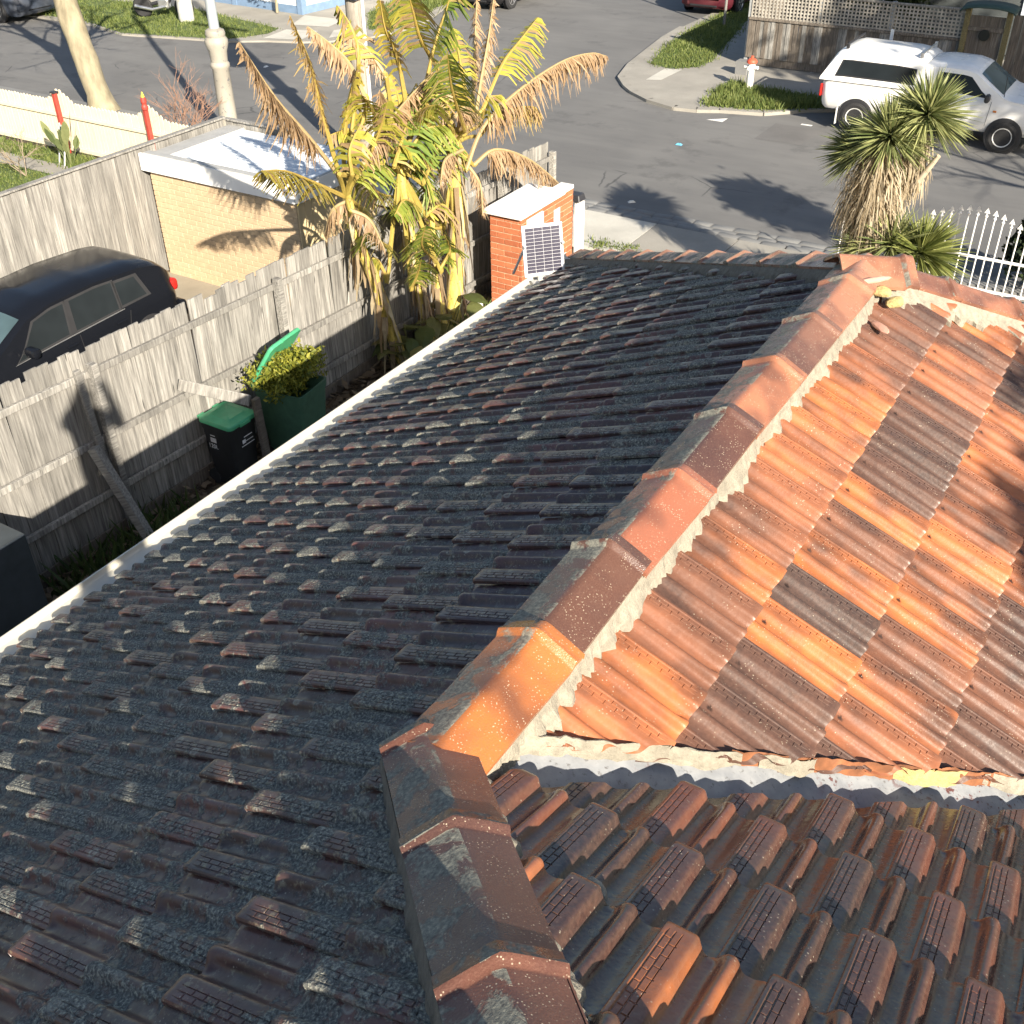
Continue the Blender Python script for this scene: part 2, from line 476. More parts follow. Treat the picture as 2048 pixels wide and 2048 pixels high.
# ---------------------------------------------------------------- ridge and hip caps
def cap_material():
    t = NT('terracotta_cap')
    base = t.oi().outputs['Color']; co = t.jit()
    fl = t.noise(4.5, 2, .5, co)
    base = t.mix(t.ramp(fl, [(.46, 0), (.66, .7)]), base, (.070, .036, .030))
    gr = t.noise(220, 3, .6, co)
    base = t.mix(t.ramp(gr, [(.45, 0), (.7, .3)]), base, (.22, .12, .08))
    w = t.co('World')
    sp = t.vor(120, w); sel = t.noise(20, 2, .5, w)
    base = t.mix(t.math('MULTIPLY', t.math('MULTIPLY', t.ramp(sp, [(.14, 1), (.24, 0)]), t.ramp(sel, [(.42, 0), (.6, 1)])), .75), base, (.60, .50, .36))
    nx = t.node('ShaderNodeSeparateXYZ'); t.put(nx.inputs[0], t._co['g'].outputs['Normal'])
    side = t.ramp(nx.outputs['X'], [(.0, 1.0), (.48, 1.0), (.52, .0)]) if False else t.math('LESS_THAN', nx.outputs['X'], -.05)
    med = t.noise(11, 5, .7, w, .5)
    m = t.math('MULTIPLY', t.ramp(med, [(.475, 0), (.545, 1)]), side)
    lc = t.ramp(t.noise(90, 4, .7, w), [(.3, (.09, .09, .08)), (.5, (.20, .20, .165)), (.72, (.40, .38, .29))])
    base = t.mix(t.math('MULTIPLY', m, .9), base, lc)
    t.bump(t.math('ADD', gr, t.math('MULTIPLY', m, t.noise(120, 3, .7, w))), .35, .003)
    rough = t.mix(m, t.ramp(t.noise(20, 2, .5, co), [(.3, .22), (.7, .40)]), (.9, .9, .9))
    return t.out(base, rough, .55)
M_CAP = cap_material()
def cap_mesh(name, half, drop, L=.455, collar=True, apex_flat=.018):
    """cap along +Y from 0 (tucked under the next collar) to L+.055 (collar); apex at z=0"""
    sec = [(-half, -drop), (-half*.55, -drop*.52), (-apex_flat, -.006), (0, 0), (apex_flat, -.006), (half*.55, -drop*.52), (half, -drop)]
    st = [(0, 0), (.02, 0), (L*.5, .001), (L-.012, .002)]
    if collar: st += [(L-.006, .004), (L, .013), (L+.010, .019), (L+.022, .015), (L+.030, .012), (L+.052, .012), (L+.057, .008)]
    else: st += [(L, .002)]
    V = []; F = []
    for y, r in st:
        for k, (x, z) in enumerate(sec):
            V.append((x*(1+r*2.2), y, z+r))
    n = len(sec)
    for j in range(len(st)-1):
        for i in range(n-1): F.append((j*n+i, j*n+i+1, (j+1)*n+i+1, (j+1)*n+i))
    def sk(idx, d):
        b = len(V)
        for i in idx:
            x, y, z = V[i]; V.append((x+d[0], y+d[1], z+d[2]))
        for a in range(len(idx)-1): F.append((idx[a], idx[a+1], b+a+1, b+a))
    sk([(len(st)-1)*n+i for i in range(n)], (0, -.004, -.016))
    sk([i for i in range(n)], (0, 0, -.016))
    sk([j*n for j in range(len(st))], (.004, 0, -.017)); sk([j*n+n-1 for j in range(len(st))], (-.004, 0, -.017))
    mb = MB(); mb.add(V, F); me = mb.mesh(name, M_CAP, 38)
    return me
CAP_R = cap_mesh('ridge_cap', .120, .060)
CAP_RE = cap_mesh('ridge_cap_end', .120, .060, .34, False)
CAP_H = cap_mesh('hip_cap', .112, .048)
def frame_y(d):
    y = Vector(d).normalized(); x = y.cross(Vector((0, 0, 1))).normalized(); z = x.cross(y)
    return Matrix((x, y, z)).transposed().to_4x4()
def put_cap(me, org, d, colr, name, label=None):
    o = bpy.data.objects.new(name, me); COL.objects.link(o); o.parent = house
    M = Matrix.Translation(Vector(org)+Vector((0, 0, -G))) @ frame_y(d) @ Matrix.Rotation(radians(rnd.gauss(0, 1.0)), 4, 'Y') @ Matrix.Rotation(radians(rnd.gauss(0, .6)), 4, 'Z')
    o.matrix_local = M; o.color = (*colr, 1)
    if label: o['label'] = label
    return o
caph = .078
rc = [(.44, .145, .040), (.115, .055, .038), (.32, .115, .065), (.105, .050, .038), (.40, .16, .085), (.19, .095, .066), (.36, .16, .095), (.42, .20, .12)]
for i in range(8):
    y0 = .4766+.455*(i-1)
    if i == 7: put_cap(CAP_RE, (0, y0, caph), (0, 1, 0), rc[i], 'ridge_cap')
    else: put_cap(CAP_R, (0, y0, caph+rnd.uniform(-.003, .003)), (0, 1, 0), rc[i], 'ridge_cap', 'bright orange ridge cap at the hip junction' if i == 0 else None)
hd = Vector((1, -1, K)).normalized()
hc = [(.15, .058, .036), (.095, .046, .036), (.14, .06, .04), (.12, .055, .04), (.12, .055, .04)]
for i in range(5):
    P = hd*(-.11+.455*(i+1)+.012)+Vector((0, 0, caph+.004))
    put_cap(CAP_H, P, -hd, hc[i], 'hip_cap')
hl = Vector((-1, 1, -K)).normalized(); hr = Vector((1, 1, -K)).normalized()
for i in range(11):
    P = Vector((0, RY, .075))+hl*(.02+.43*i); put_cap(CAP_H, P, hl, hexmix((.14, .09, .07), (.30, .16, .11), rnd.random()), 'hip_cap')
for i in range(9):
    P = Vector((0, RY, .075))+hr*(.02+.43*i); put_cap(CAP_H, P, hr, hexmix((.36, .15, .085), (.24, .11, .075), rnd.random()), 'hip_cap')
# apex cap where the hips meet
put_cap(cap_mesh('apex_cap', .150, .085, .30, True), (-.10, RY-.115, .100), (.75, .55, -.10), (.38, .17, .10), 'apex_cap', 'pale orange cap covering the junction of ridge and hips')

# ---------------------------------------------------------------- mortar bedding
def mortar_mat(name, col):
    t = NT(name); n = t.noise(30, 5, .65); big = t.noise(5, 3)
    c = t.ramp(n, [(.3, tuple(x*.62 for x in col)), (.6, col)])
    c = t.mix(t.ramp(big, [(.45, 0), (.75, .5)]), c, tuple(x*.55 for x in col))
    t.bump(t.math('ADD', n, t.noise(120, 3)), .6, .006); return t.out(c, .92)
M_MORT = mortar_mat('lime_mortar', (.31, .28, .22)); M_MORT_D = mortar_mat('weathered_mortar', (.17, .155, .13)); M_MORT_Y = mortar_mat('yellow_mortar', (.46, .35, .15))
def fbm(x, s=0.0): return mnoise.noise(Vector((x, s, 3.1)))+.5*mnoise.noise(Vector((x*2.3, s+9, 1.7)))+.35*mnoise.noise(Vector((x*6.1, s+4, .3)))
def bedding(name, org, d, across, fall, L, mat, inner=.11, base=.150, amp=.03, top=-.055, seed=0, lift=.028, keep=None):
    """a strip of mortar running along d, from under the cap edge out over the tile ribs with a ragged edge"""
    org = Vector(org); d = Vector(d).normalized(); across = Vector(across).normalized()
    n = int(L/.012); V = []; F = []
    for i in range(n+1):
        t = L*i/n
        w = base+amp*.8*fbm(t*4, seed+5)+amp*fbm(t*17, seed)+.4*amp*fbm(t*60, seed+3)
        if keep is not None: w = inner+(w-inner)*keep(t)
        w = max(inner+.004, w)
        for k, (q, hh) in enumerate(((inner, top), (inner+.006, -fall*inner+lift+.016), (w-.004, -fall*w+lift), (w, -fall*w-.012))):
            p_ = org+d*t+across*q
            V.append((p_.x, p_.y, p_.z+hh+.004*fbm(t*40+k*7, seed+8)*(k > 0)))
    for i in range(n):
        for k in range(3): F.append((i*4+k, i*4+k+1, (i+1)*4+k+1, (i+1)*4+k))
    mb = MB(); mb.add(V, F); o = mb.build(name, mat, smooth=50); hpart(o); return o
bedding('mortar_bedding', (0, .02, 0), (0, 1, 0), (1, 0, 0), K, RY-.1, M_MORT, .108, .128, .026, .010, 1, .020)
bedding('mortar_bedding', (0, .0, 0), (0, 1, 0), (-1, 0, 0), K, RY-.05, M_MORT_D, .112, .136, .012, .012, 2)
acr = Vector((1, 1, 0)).normalized()
bedding('mortar_bedding', (-.06, .06, -.03), hd, acr, K/sqrt(2), 2.2, M_MORT, .106, .122, .022, .03, 3, .022)
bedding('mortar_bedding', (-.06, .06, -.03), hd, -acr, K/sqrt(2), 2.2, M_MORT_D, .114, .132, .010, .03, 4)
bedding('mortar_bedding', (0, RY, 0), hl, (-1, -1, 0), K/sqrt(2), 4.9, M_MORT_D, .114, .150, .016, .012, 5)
bedding('mortar_bedding', (0, RY, 0), hr, (1, -1, 0), K/sqrt(2), 4.0, M_MORT, .114, .185, .045, .012, 6, .022)
# broken chunks
def chunk(name, c, d, mat, seed, rz=0, parent=None):
    bm = bmesh.new(); bmesh.ops.create_icosphere(bm, subdivisions=2, radius=.5)
    for v in bm.verts:
        n = .22*mnoise.noise(v.co*2.3+Vector((seed, 0, 0)))
        v.co = v.co*(1+n); v.co.x *= d[0]; v.co.y *= d[1]; v.co.z *= d[2]
    me = bpy.data.meshes.new(name); bm.to_mesh(me); bm.free(); me.materials.append(mat)
    o = bpy.data.objects.new(name, me); COL.objects.link(o); o.location = c; o.rotation_euler = (0, 0, rz)
    if parent is None: hpart(o)
    else: o.parent = parent
    return o
chunk('mortar_lump', (.135, 3.33, .0), (.10, .07, .05), M_MORT_Y, 3.3, .2)
chunk('mortar_lump', (.20, 3.35, -.045), (.10, .06, .05), M_MORT_Y, 5.1, .9)
chunk('tile_shard', (.205, 3.12, -.07), (.13, .05, .022), simple('pale_shard', (.50, .27, .2), .8), 7.7, -.75)
chunk('tile_shard', (.095, 3.30, .055), (.20, .03, .03), simple('pale_shard', (.55, .3, .22), .8), 1.7, .9)
chunk('mortar_lump', (.50, -.135, .055), (.075, .06, .05), M_MORT, 2.2)
chunk('mortar_lump', (.585, -.30, .14), (.06, .09, .03), M_MORT, 8.2, .5)
# ---------------------------------------------------------------- valley
t = NT('valley_metal'); w_ = t.co('World')
c = t.ramp(t.noise(18, 4, .6, w_), [(.35, (.24, .25, .265)), (.7, (.34, .35, .36))])
c = t.mix(t.math('MULTIPLY', t.ramp(t.noise(26, 5, .7, w_), [(.56, 0), (.60, 1)]), t.ramp(t.noise(1.7, 2, .5, w_), [(.45, 0), (.55, 1)])), c, (.13, .055, .05))
c = t.mix(t.ramp(t.noise(60, 3, .6, w_), [(.60, 0), (.72, .8)]), c, (.10, .09, .085))
M_VAL = t.out(c, .55)
mb = MB(); nv = 40
for i in range(nv+1):
    q = .10+4.3*i/nv
    for a, h in ((-.19, .030), (-.10, -.018), (0, -.062), (.10, -.018), (.19, .030)):
        p_ = Vector((q, q, -K*q))+Vector((1, -1, 0)).normalized()*a
        mb.v.append((p_.x, p_.y, -K*q+max(0, abs(a)-.02)*K/sqrt(2)-.045))
for i in range(nv):
    for k in range(4): mb.f.append((i*5+k, i*5+k+1, (i+1)*5+k+1, (i+1)*5+k))
hpart(mb.build('valley_gutter', M_VAL, smooth=40))
# crumbling mortar along the cut edge of the sunlit slope
def valley_edge(name, t0, t1, off, wid, mat, seed, h0=.02):
    n = int((t1-t0)/.012); V = []; F = []
    a = Vector((1, -1, 0)).normalized()
    for i in range(n+1):
        q = t0+(t1-t0)*i/n; e = min(1, i/6, (n-i)/6)
        o1 = off+.012*fbm(q*18, seed); w1 = wid*e*(.75+.4*fbm(q*9, seed+2))
        for k, (aa, hh) in enumerate(((o1, .028), (o1+.3*w1, .030*e+.008*fbm(q*50, seed)), (o1+.8*w1, .010*e-.006), (o1+w1, -.022))):
            # a<0 is the sunlit side: roof height there is -K*(e)
            p_ = Vector((q, q, 0))+a*aa
            V.append((p_.x, p_.y, -K*p_.x+hh-.004))
    for i in range(n):
        for k in range(3): F.append((i*4+k, i*4+k+1, (i+1)*4+k+1, (i+1)*4+k))
    m2 = MB(); m2.add(V, F); hpart(m2.build(name, mat, smooth=60))
valley_edge('valley_mortar', .10, .62, -.098, .022, M_MORT, 21)
valley_edge('valley_mortar', .66, .80, -.097, .022, M_MORT, 23)
valley_edge('valley_mortar', .98, 1.18, -.097, .024, M_MORT_Y, 25)
valley_edge('valley_mortar', 1.22, 1.62, -.097, .026, M_MORT, 27)
valley_edge('valley_mortar', 1.90, 2.5, -.098, .022, M_MORT, 29)
# under-tiles showing behind the missing mortar
valley_edge('valley_batten', .60, 2.6, -.102, .010, simple('rusty_edge', (.20, .075, .03), .8, .5, 14), 31)
# ---------------------------------------------------------------- gutter
M_GUT = simple('gutter_paint', (.56, .53, .45), .5, .12, 3)
mb = MB(); gz = -1.762
def gutter_run(mb, prof, p0, p1, ax):
    V = []; n = len(prof)
    for P in (p0, p1):
        for q, h in prof: V.append((P[0]+ax[0]*q, P[1]+ax[1]*q, P[2]+h))
    F = [(i, i+1, n+i+1, n+i) for i in range(n-1)]; mb.add(V, F)
gp = [(-.05, .0), (-.05, -.095), (.100, -.095), (.110, -.03), (.118, .012), (.114, .022), (.104, .023), (.102, .016), (.108, .010), (.104, -.008), (.096, -.016), (-.042, -.016), (-.042, .0)]
gutter_run(mb, gp, (-3.285, -6.8, gz), (-3.285, RY+3.30, gz), (-1, 0))
gutter_run(mb, gp, (-3.30, RY+3.285, gz), (3.3, RY+3.285, gz), (0, 1))
hpart(mb.build('gutter', M_GUT))
mb = MB(); mb.box((-3.215, -.1, wz+.12), (.02, 13.4, .26)); hpart(mb.build('fascia_board', simple('white_paint', (.72, .70, .66), .5)))
# ================================================================== SETTING
def asphalt():
    t = NT('asphalt'); w = t.co('World')
    big = t.noise(.35, 3, .55, w); med = t.noise(3.0, 3, .6, t.scale(w, (.3, 1, 1))); gr = t.noise(90, 2, .7, w)
    c = t.ramp(big, [(.35, (.115, .115, .114)), (.65, (.160, .158, .153))])
    c = t.mix(t.ramp(med, [(.4, 0), (.75, .45)]), c, (.090, .090, .090))
    c = t.mix(t.ramp(gr, [(.4, 0), (.75, .5)]), c, (.16, .15, .14))
    st_ = t.noise(1.6, 4, .65, t.scale(w, (.12, 1, 1))); c = t.mix(t.ramp(st_, [(.45, 0), (.7, .35)]), c, (.18, .178, .17))
    bl = t.noise(.9, 5, .7, w); c = t.mix(t.ramp(bl, [(.56, 0), (.66, .35)]), c, (.055, .054, .054))
    cr = t.vor(.55, t.mix(.12, w, t.noise(2.0, 3, .6, w, 0, 1)), 'DISTANCE_TO_EDGE')
    c = t.mix(t.math('MULTIPLY', t.ramp(cr, [(.004, 1), (.009, 0)]), t.ramp(t.noise(.5, 1, .5, w), [(.60, 0), (.66, .6)])), c, (.028, .028, .03))
    t.bump(gr, .25, .004); return t.out(c, .85)
def concrete(name, col, crack=True):
    t = NT(name); w = t.co('World'); a = t.noise(1.1, 4, .6, w); b = t.noise(40, 3, .65, w)
    c = t.ramp(a, [(.3, tuple(x*.72 for x in col)), (.7, col)])
    c = t.mix(t.ramp(b, [(.35, 0), (.8, .45)]), c, tuple(x*.6 for x in col))
    t.bump(b, .2, .003); return t.out(c, .88)
def ground_mat(name, c1, c2, sc=6, bump=.6):
    t = NT(name); w = t.co('World'); a = t.noise(sc, 4, .65, w); b = t.noise(sc*12, 3, .7, w)
    c = t.ramp(a, [(.3, c1), (.7, c2)]); c = t.mix(t.ramp(b, [(.4, 0), (.8, .6)]), c, tuple(x*.5 for x in c1))
    t.bump(b, bump, .01); return t.out(c, .95)
M_ASPH = asphalt(); M_CONC = concrete('footpath_concrete', (.34, .32, .28)); M_CONC_L = concrete('new_concrete', (.56, .54, .48)); M_CONC_D = concrete('driveway_concrete', (.36, .32, .25))
M_KERB = concrete('bluestone', (.22, .22, .215)); M_DIRT = ground_mat('bare_earth', (.07, .052, .036), (.14, .105, .07)); M_LAWN = ground_mat('lawn_ground', (.05, .085, .018), (.12, .155, .045))

def sheet(name, poly, z, mat, parent=None):
    mb = MB(); mb.add([(x, y, z) for x, y in poly], [tuple(range(len(poly)))])
    o = mb.build(name, mat, fix=False)
    if o.data.polygons[0].normal.z < 0: o.data.flip_normals()
    if parent: o.parent = parent
    else: struct(o)
    return o
def block(name, poly, z0, z1, mat): 
    o = MB().prism(poly, z0, z1).build(name, mat); struct(o); return o
sheet('ground', [(-600, -300), (500, -300), (500, 900), (-600, 900)], G-.05, M_DIRT)
sheet('road', [(-300, 16.2), (200, 16.2), (200, 400), (-300, 400)], G, M_ASPH)
KZ = G+.07
# near side block: footpath, yards
struct(MB().prism([(-300, -100), (200, -100), (200, 15.75), (-300, 15.75)], G-.04, G+.0).build('near_side_ground', M_DIRT))
sheet('footpath', [(-300, 14.1), (200, 14.1), (200, 15.72), (-300, 15.72)], G+.055, M_CONC)
sheet('driveway', [(-12.5, 2.0), (-7.62, 2.0), (-7.62, 14.1), (-12.5, 14.1)], G+.012, M_CONC_D)
sheet('lawn', [(-40, 3), (-12.7, 3), (-12.7, 13.45), (-40, 13.45)], G+.012, M_LAWN)
# slabs of the near footpath, with open joints
slabs = bpy.data.objects.new('footpath_slabs', None); link(slabs); struct(slabs)
sx = -24.0
while sx < 6:
    w_ = rnd.uniform(1.35, 1.6); mb = MB(); mb.box((sx+w_/2, 14.91, G+.075), (w_-.016, 1.56, .05))
    mb.build('paving_slab', M_CONC_L if rnd.random() < .35 else M_CONC, slabs); sx += w_
# bluestone pitcher kerb : two rows of uneven stones
kerb = bpy.data.objects.new('kerb', None); link(kerb); struct(kerb)
def stone_mesh(seed):
    bm = bmesh.new(); bmesh.ops.create_cube(bm, size=1)
    bmesh.ops.bevel(bm, geom=bm.edges[:], offset=.06, segments=2, affect='EDGES')
    for v in bm.verts: v.co += Vector((mnoise.noise(v.co*2+Vector((seed, 0, 0))), mnoise.noise(v.co*2+Vector((0, seed, 0))), .5*mnoise.noise(v.co*2+Vector((0, 0, seed)))))*.10
    me = bpy.data.meshes.new('kerb_stone'); bm.to_mesh(me); bm.free(); me.materials.append(M_KERB); me.shade_smooth(); return me
STN = [stone_mesh(i*3.1) for i in range(5)]
for row, yy in enumerate((15.90, 16.12, 16.33)):
    x = -10.0+row*.13
    while x < -1.5:
        w_ = rnd.uniform(.30, .46); o = bpy.data.objects.new('kerb_stone', rnd.choice(STN)); link(o, kerb)
        o.location = (x+w_/2, yy+rnd.uniform(-.012, .012), G+(.02 if row == 0 else -.02)); o.scale = (w_*.95, .205, .07); o.rotation_euler = (rnd.gauss(0, .03), rnd.gauss(0, .03), rnd.gauss(0, .03)); x += w_
mb = MB(); mb.box((-160, 16.1, G+.01), (300, .45, .09)); mb.box((100, 16.1, G+.01), (203, .45, .09)); mb.build('kerb_run', M_KERB, kerb)
# far right corner block
PB = [(-12.9, 60), (-12.75, 31.0), (-12.62, 29.45), (-12.37, 27.92), (-12.06, 26.11), (-11.68, 24.79), (-11.15, 24.06), (-10.75, 23.65), (-10.12, 23.19), (-9.32, 22.88), (-8.8, 22.95), (-8.33, 23.19), (-7.37, 23.45), (-6.6, 24.2), (-5.8, 24.72), (60, 24.8), (60, 60)]
block('footpath_corner', PB, G-.03, KZ, M_CONC)
kp = MB()
for a, b in zip(PB[1:16], PB[2:16]):
    L = math.hypot(b[0]-a[0], b[1]-a[1]); kp.box(((a[0]+b[0])/2, (a[1]+b[1])/2, KZ-.055), (L+.02, .20, .115), atan2(b[1]-a[1], b[0]-a[0]))
struct(kp.build('kerb_edging', M_CONC))
sheet('paving_slab_pale', [(-10.98, 24.77), (-11.04, 26.04), (-10.6, 26.17), (-10.63, 24.91)], KZ+.006, M_CONC_L)
# far left block
PC = [(-200, 22.9), (-29.05, 22.65), (-27.09, 22.15), (-25.62, 22.5), (-23.66, 22.96), (-22.6, 23.6), (-21.63, 23.95), (-20.95, 24.45), (-20.25, 25.43), (-19.96, 26.53), (-20.05, 27.95), (-20.67, 29.82), (-21.2, 31.5), (-21.6, 60), (-200, 60)]
block('footpath_far_corner', PC, G-.03, KZ-.02, M_CONC)
sheet('crossover_slab', [(-22.9, 23.75), (-21.75, 24.1), (-22.1, 25.3), (-23.1, 25.0)], KZ-.012, M_CONC_L)
sheet('crossover_slab', [(-21.2, 24.7), (-20.75, 25.9), (-21.3, 26.6), (-21.75, 25.6)], KZ-.012, M_CONC_L)
sheet('crossover_slab', [(-23.4, 25.6), (-22.2, 25.9), (-22.4, 27.0), (-24.0, 26.9)], KZ-.012, M_CONC_L)
# road marks and patch
sheet('road_patch', [(-6.87, 21.6), (-6.87, 22.95), (-5.75, 22.9), (-5.87, 21.65)], G+.004, concrete('worn_asphalt', (.16, .155, .15)))
M_RPAINT = simple('road_paint', (.72, .70, .66), .7, .2, 20)
sheet('road_marker', [(-8.35, 22.45), (-7.95, 22.45), (-7.95, 22.78)], G+.004, M_RPAINT)
sheet('road_marker', [(-6.35, 23.1), (-6.1, 23.1), (-6.1, 23.2), (-6.35, 23.2)], G+.004, M_RPAINT)

# ---------------------------------------------------------------- grass
def grass(name, label, poly, z, n, hmin, hmax, cols, seed, mat=None):
    r = np.random.default_rng(seed); P = np.array(poly); lo, hi = P.min(0), P.max(0)
    pts = []
    def inside(q):
        x, y = q[:, 0], q[:, 1]; c = np.zeros(len(q), bool); j = len(P)-1
        for i in range(len(P)):
            xi, yi = P[i]; xj, yj = P[j]
            m = ((yi > y) != (yj > y)) & (x < (xj-xi)*(y-yi)/(yj-yi+1e-12)+xi); c ^= m; j = i
        return c
    while sum(map(len, pts)) < n:
        q = lo+(hi-lo)*r.random((n, 2)); pts.append(q[inside(q)])
    q = np.vstack(pts)[:n]
    q = q+r.normal(0, .10, q.shape)
    h = hmin+(hmax-hmin)*r.random(n)**1.5
    cl = np.array([.6+.8*(mnoise.noise(Vector((a*1.1, b*1.1, seed)))+.5) for a, b in q]); h *= np.clip(cl, .35, 1.6)
    an = r.random(n)*2*pi; w = .006+.010*r.random(n)+h*.05
    lean = r.normal(0, .35, (n, 2))*h[:, None]
    a = np.c_[q[:, 0]-np.cos(an)*w, q[:, 1]-np.sin(an)*w, np.full(n, z)]
    b = np.c_[q[:, 0]+np.cos(an)*w, q[:, 1]+np.sin(an)*w, np.full(n, z)]
    c = np.c_[q+lean, z+h]
    V = np.stack([a, b, c], 1).reshape(-1, 3)
    me = bpy.data.meshes.new(name); me.from_pydata(V.tolist(), [], [(3*i, 3*i+1, 3*i+2) for i in range(n)])
    C = np.array(cols); k = r.random(n)[:, None]; cc = C[0]*(1-k)+C[1]*k
    set_attr(me, 'tint', np.repeat(cc, 3, 0))
    me.materials.append(M_BLADE); o = bpy.data.objects.new(name, me); link(o); stuff(o); o['label'] = label; o['category'] = 'grass'; return o
def leaf_mat(name, rough=.55, trans=.25):
    t = NT(name); c = t.attr('tint'); n = t.noise(18, 2, .5)
    c = t.mix(t.ramp(n, [(.35, 0), (.8, .35)]), c, t.mix(1.0, c, (.55, .5, .4), 'MULTIPLY'))
    t.out(c, rough, .35)
    tr = t.node('ShaderNodeBsdfTranslucent'); t.put(tr.inputs[0], c); mx = t.node('ShaderNodeMixShader'); mx.inputs[0].default_value = trans
    t.l.new(t.b.outputs[0], mx.inputs[1]); t.l.new(tr.outputs[0], mx.inputs[2]); t.l.new(mx.outputs[0], t.n['Material Output'].inputs[0]); return t.m
M_BLADE = leaf_mat('grass_blade', .6, .3)
GC = [(.075, .12, .026), (.22, .25, .075)]
G1 = [(-11.62, 26.35), (-12.0, 27.95), (-12.3, 30.0), (-12.45, 33), (-12.5, 40), (-11.6, 40), (-11.35, 32.55), (-10.3, 27.37), (-10.37, 26.6), (-10.93, 26.11)]
G2 = [(-8.75, 23.3), (-9.0, 24.6), (-8.9, 25.6), (-8.3, 25.3), (-6.0, 25.1), (-5.6, 24.9), (-6.5, 24.3), (-7.4, 23.6)]
G3 = [(-29.35, 22.85), (-27.19, 22.25), (-23.8, 23.1), (-23.2, 24.3), (-23.4, 25.0), (-27.89, 26.0), (-33, 25.6), (-40, 25.4), (-40, 23.1)]
G4 = [(-20.9, 26.2), (-20.2, 26.7), (-20.35, 28), (-20.95, 29.71), (-21.5, 31.6), (-21.7, 40), (-23.2, 40), (-22.95, 30.55), (-22.5, 28.42)]
G5 = [(-40, 6), (-12.75, 6), (-12.75, 12.3), (-40, 12.3)]; G6 = [(-40, 12.85), (-12.75, 12.85), (-12.75, 13.4), (-40, 13.4)]
for gp_, zz in ((G1, KZ+.006), (G2, KZ+.006), (G3, KZ-.014), (G4, KZ-.014)): sheet('nature_strip', gp_, zz, M_LAWN)
grass('verge_grass', 'green grass verge wedge on the far corner beside the cross street', G1, KZ, 14000, .03, .11, GC, 11)
grass('verge_grass', 'tall shaggy grass round the foot of the hydrant', G2, KZ, 7000, .04, .18, GC, 12)
grass('verge_grass', 'grass strip beside the parked motorcycle far left', G3, KZ-.02, 20000, .03, .11, GC, 13)
grass('verge_grass', 'grass strip behind the utility pole top centre', G4, KZ-.02, 12000, .05, .13, GC, 14)
grass('lawn_grass', 'short green lawn behind the cream picket fence', [(-24, 9), (-12.75, 9), (-12.75, 12.3), (-24, 12.3)], G+.01, 22000, .03, .08, GC, 15)
grass('lawn_grass', 'weedy strip of grass at the foot of the cream picket fence', [(-24, 12.85), (-12.75, 12.85), (-12.75, 13.4), (-24, 13.4)], G+.01, 6000, .04, .14, GC, 16)
sheet('garden_path', [(-40, 12.32), (-12.75, 12.32), (-12.75, 12.82), (-40, 12.82)], G+.02, M_CONC)
grass('path_weeds', 'weeds growing in a footpath joint near the white gate post', [(-6.9, 14.2), (-6.2, 14.3), (-6.25, 14.5), (-7.0, 14.4)], G+.09, 500, .03, .08, GC, 17)

# ================================================================== FENCES
def wood_mat(name, c1, c2, c3):
    t = NT(name); co = t.jit()
    gr = t.noise(7, 4, .6, t.scale(co, (6, 6, .55))); fine = t.noise(60, 3, .6, t.scale(co, (3, 3, .25))); blot = t.noise(2.2, 3, .6, t.scale(co, (1, 1, .8)))
    c = t.ramp(gr, [(.28, c1), (.5, c2), (.74, c3)])
    rv = t.math('MULTIPLY', t.oi().outputs['Random'], .55)
    c = t.mix(rv, c, c1)
    c = t.mix(t.ramp(blot, [(.52, 0), (.75, .6)]), c, tuple(x*.55 for x in c1))
    c = t.mix(t.ramp(fine, [(.5, 0), (.75, .45)]), c, tuple(x*.5 for x in c1))
    kn = t.vor(2.6, t.scale(co, (3.0, 3.0, .8))); c = t.mix(t.ramp(kn, [(.045, .85), (.075, 0)]), c, tuple(x*.3 for x in c1))
    t.bump(fine, .3, .003); return t.out(c, .85)
M_GREY = wood_mat('weathered_paling', (.105, .10, .092), (.29, .277, .252), (.48, .46, .42))
M_GREYD = wood_mat('dark_paling', (.085, .07, .055), (.16, .135, .11), (.30, .26, .215))
def board_mesh(name, w, th, mat):
    """unit-height board, base at z=0"""
    mb = MB(); mb.box((0, 0, .5), (w, th, 1.0)); return mb.mesh(name, mat)
def boards(parent, me, pts, heights, rz, name='paling', off=0.0, th=.016, wob=.010):
    for i, (p_, h) in enumerate(zip(pts, heights)):
        o = bpy.data.objects.new(name, me); link(o, parent)
        nx, ny = -sin(rz), cos(rz); k = (off+th*.55 if i % 2 else off)+rnd.uniform(-.002, .002)
        o.location = (p_[0]+nx*k, p_[1]+ny*k, p_[2]); o.scale = (rnd.uniform(.94, 1.03), 1, h)
        o.rotation_euler = (rnd.gauss(0, wob*.5), rnd.gauss(0, wob), rz)
# dividing fence along Y at X=-7.55
fx = -7.55
def ftop(y): return -2.74-.040*(y-3.6)
fence = thing('paling_fence', 'long weathered grey paling fence with rails running down the side yard', 'fence', (fx, 8, G))
bm_ = board_mesh('paling', .132, .016, M_GREY)
pts = []; hs = []; y = 2.2
while y < 13.75:
    pts.append((0, y-8, .10)); h = ftop(y)-G-.10+rnd.uniform(-.012, .018)
    if rnd.random() < .08: h -= rnd.uniform(.03, .09)
    hs.append(h); y += .112
boards(fence, bm_, pts, hs, pi/2, wob=.008)
def beam(parent, name, a, b, w, h, mat, nseg=1):
    a, b = Vector(a), Vector(b); d = b-a; L = d.length; d.normalize()
    x = d; z = Vector((0, 0, 1)) if abs(d.z) < .95 else Vector((0, 1, 0)); yv = z.cross(x).normalized(); z = x.cross(yv)
    M3 = Matrix((x, yv, z)).transposed(); mb = MB(); mb.box((0, 0, 0), (L, w, h))
    o = mb.build(name, mat, parent); o.matrix_local = Matrix.Translation((a+b)/2) @ M3.to_4x4(); bevel(o, .006, 1); return o
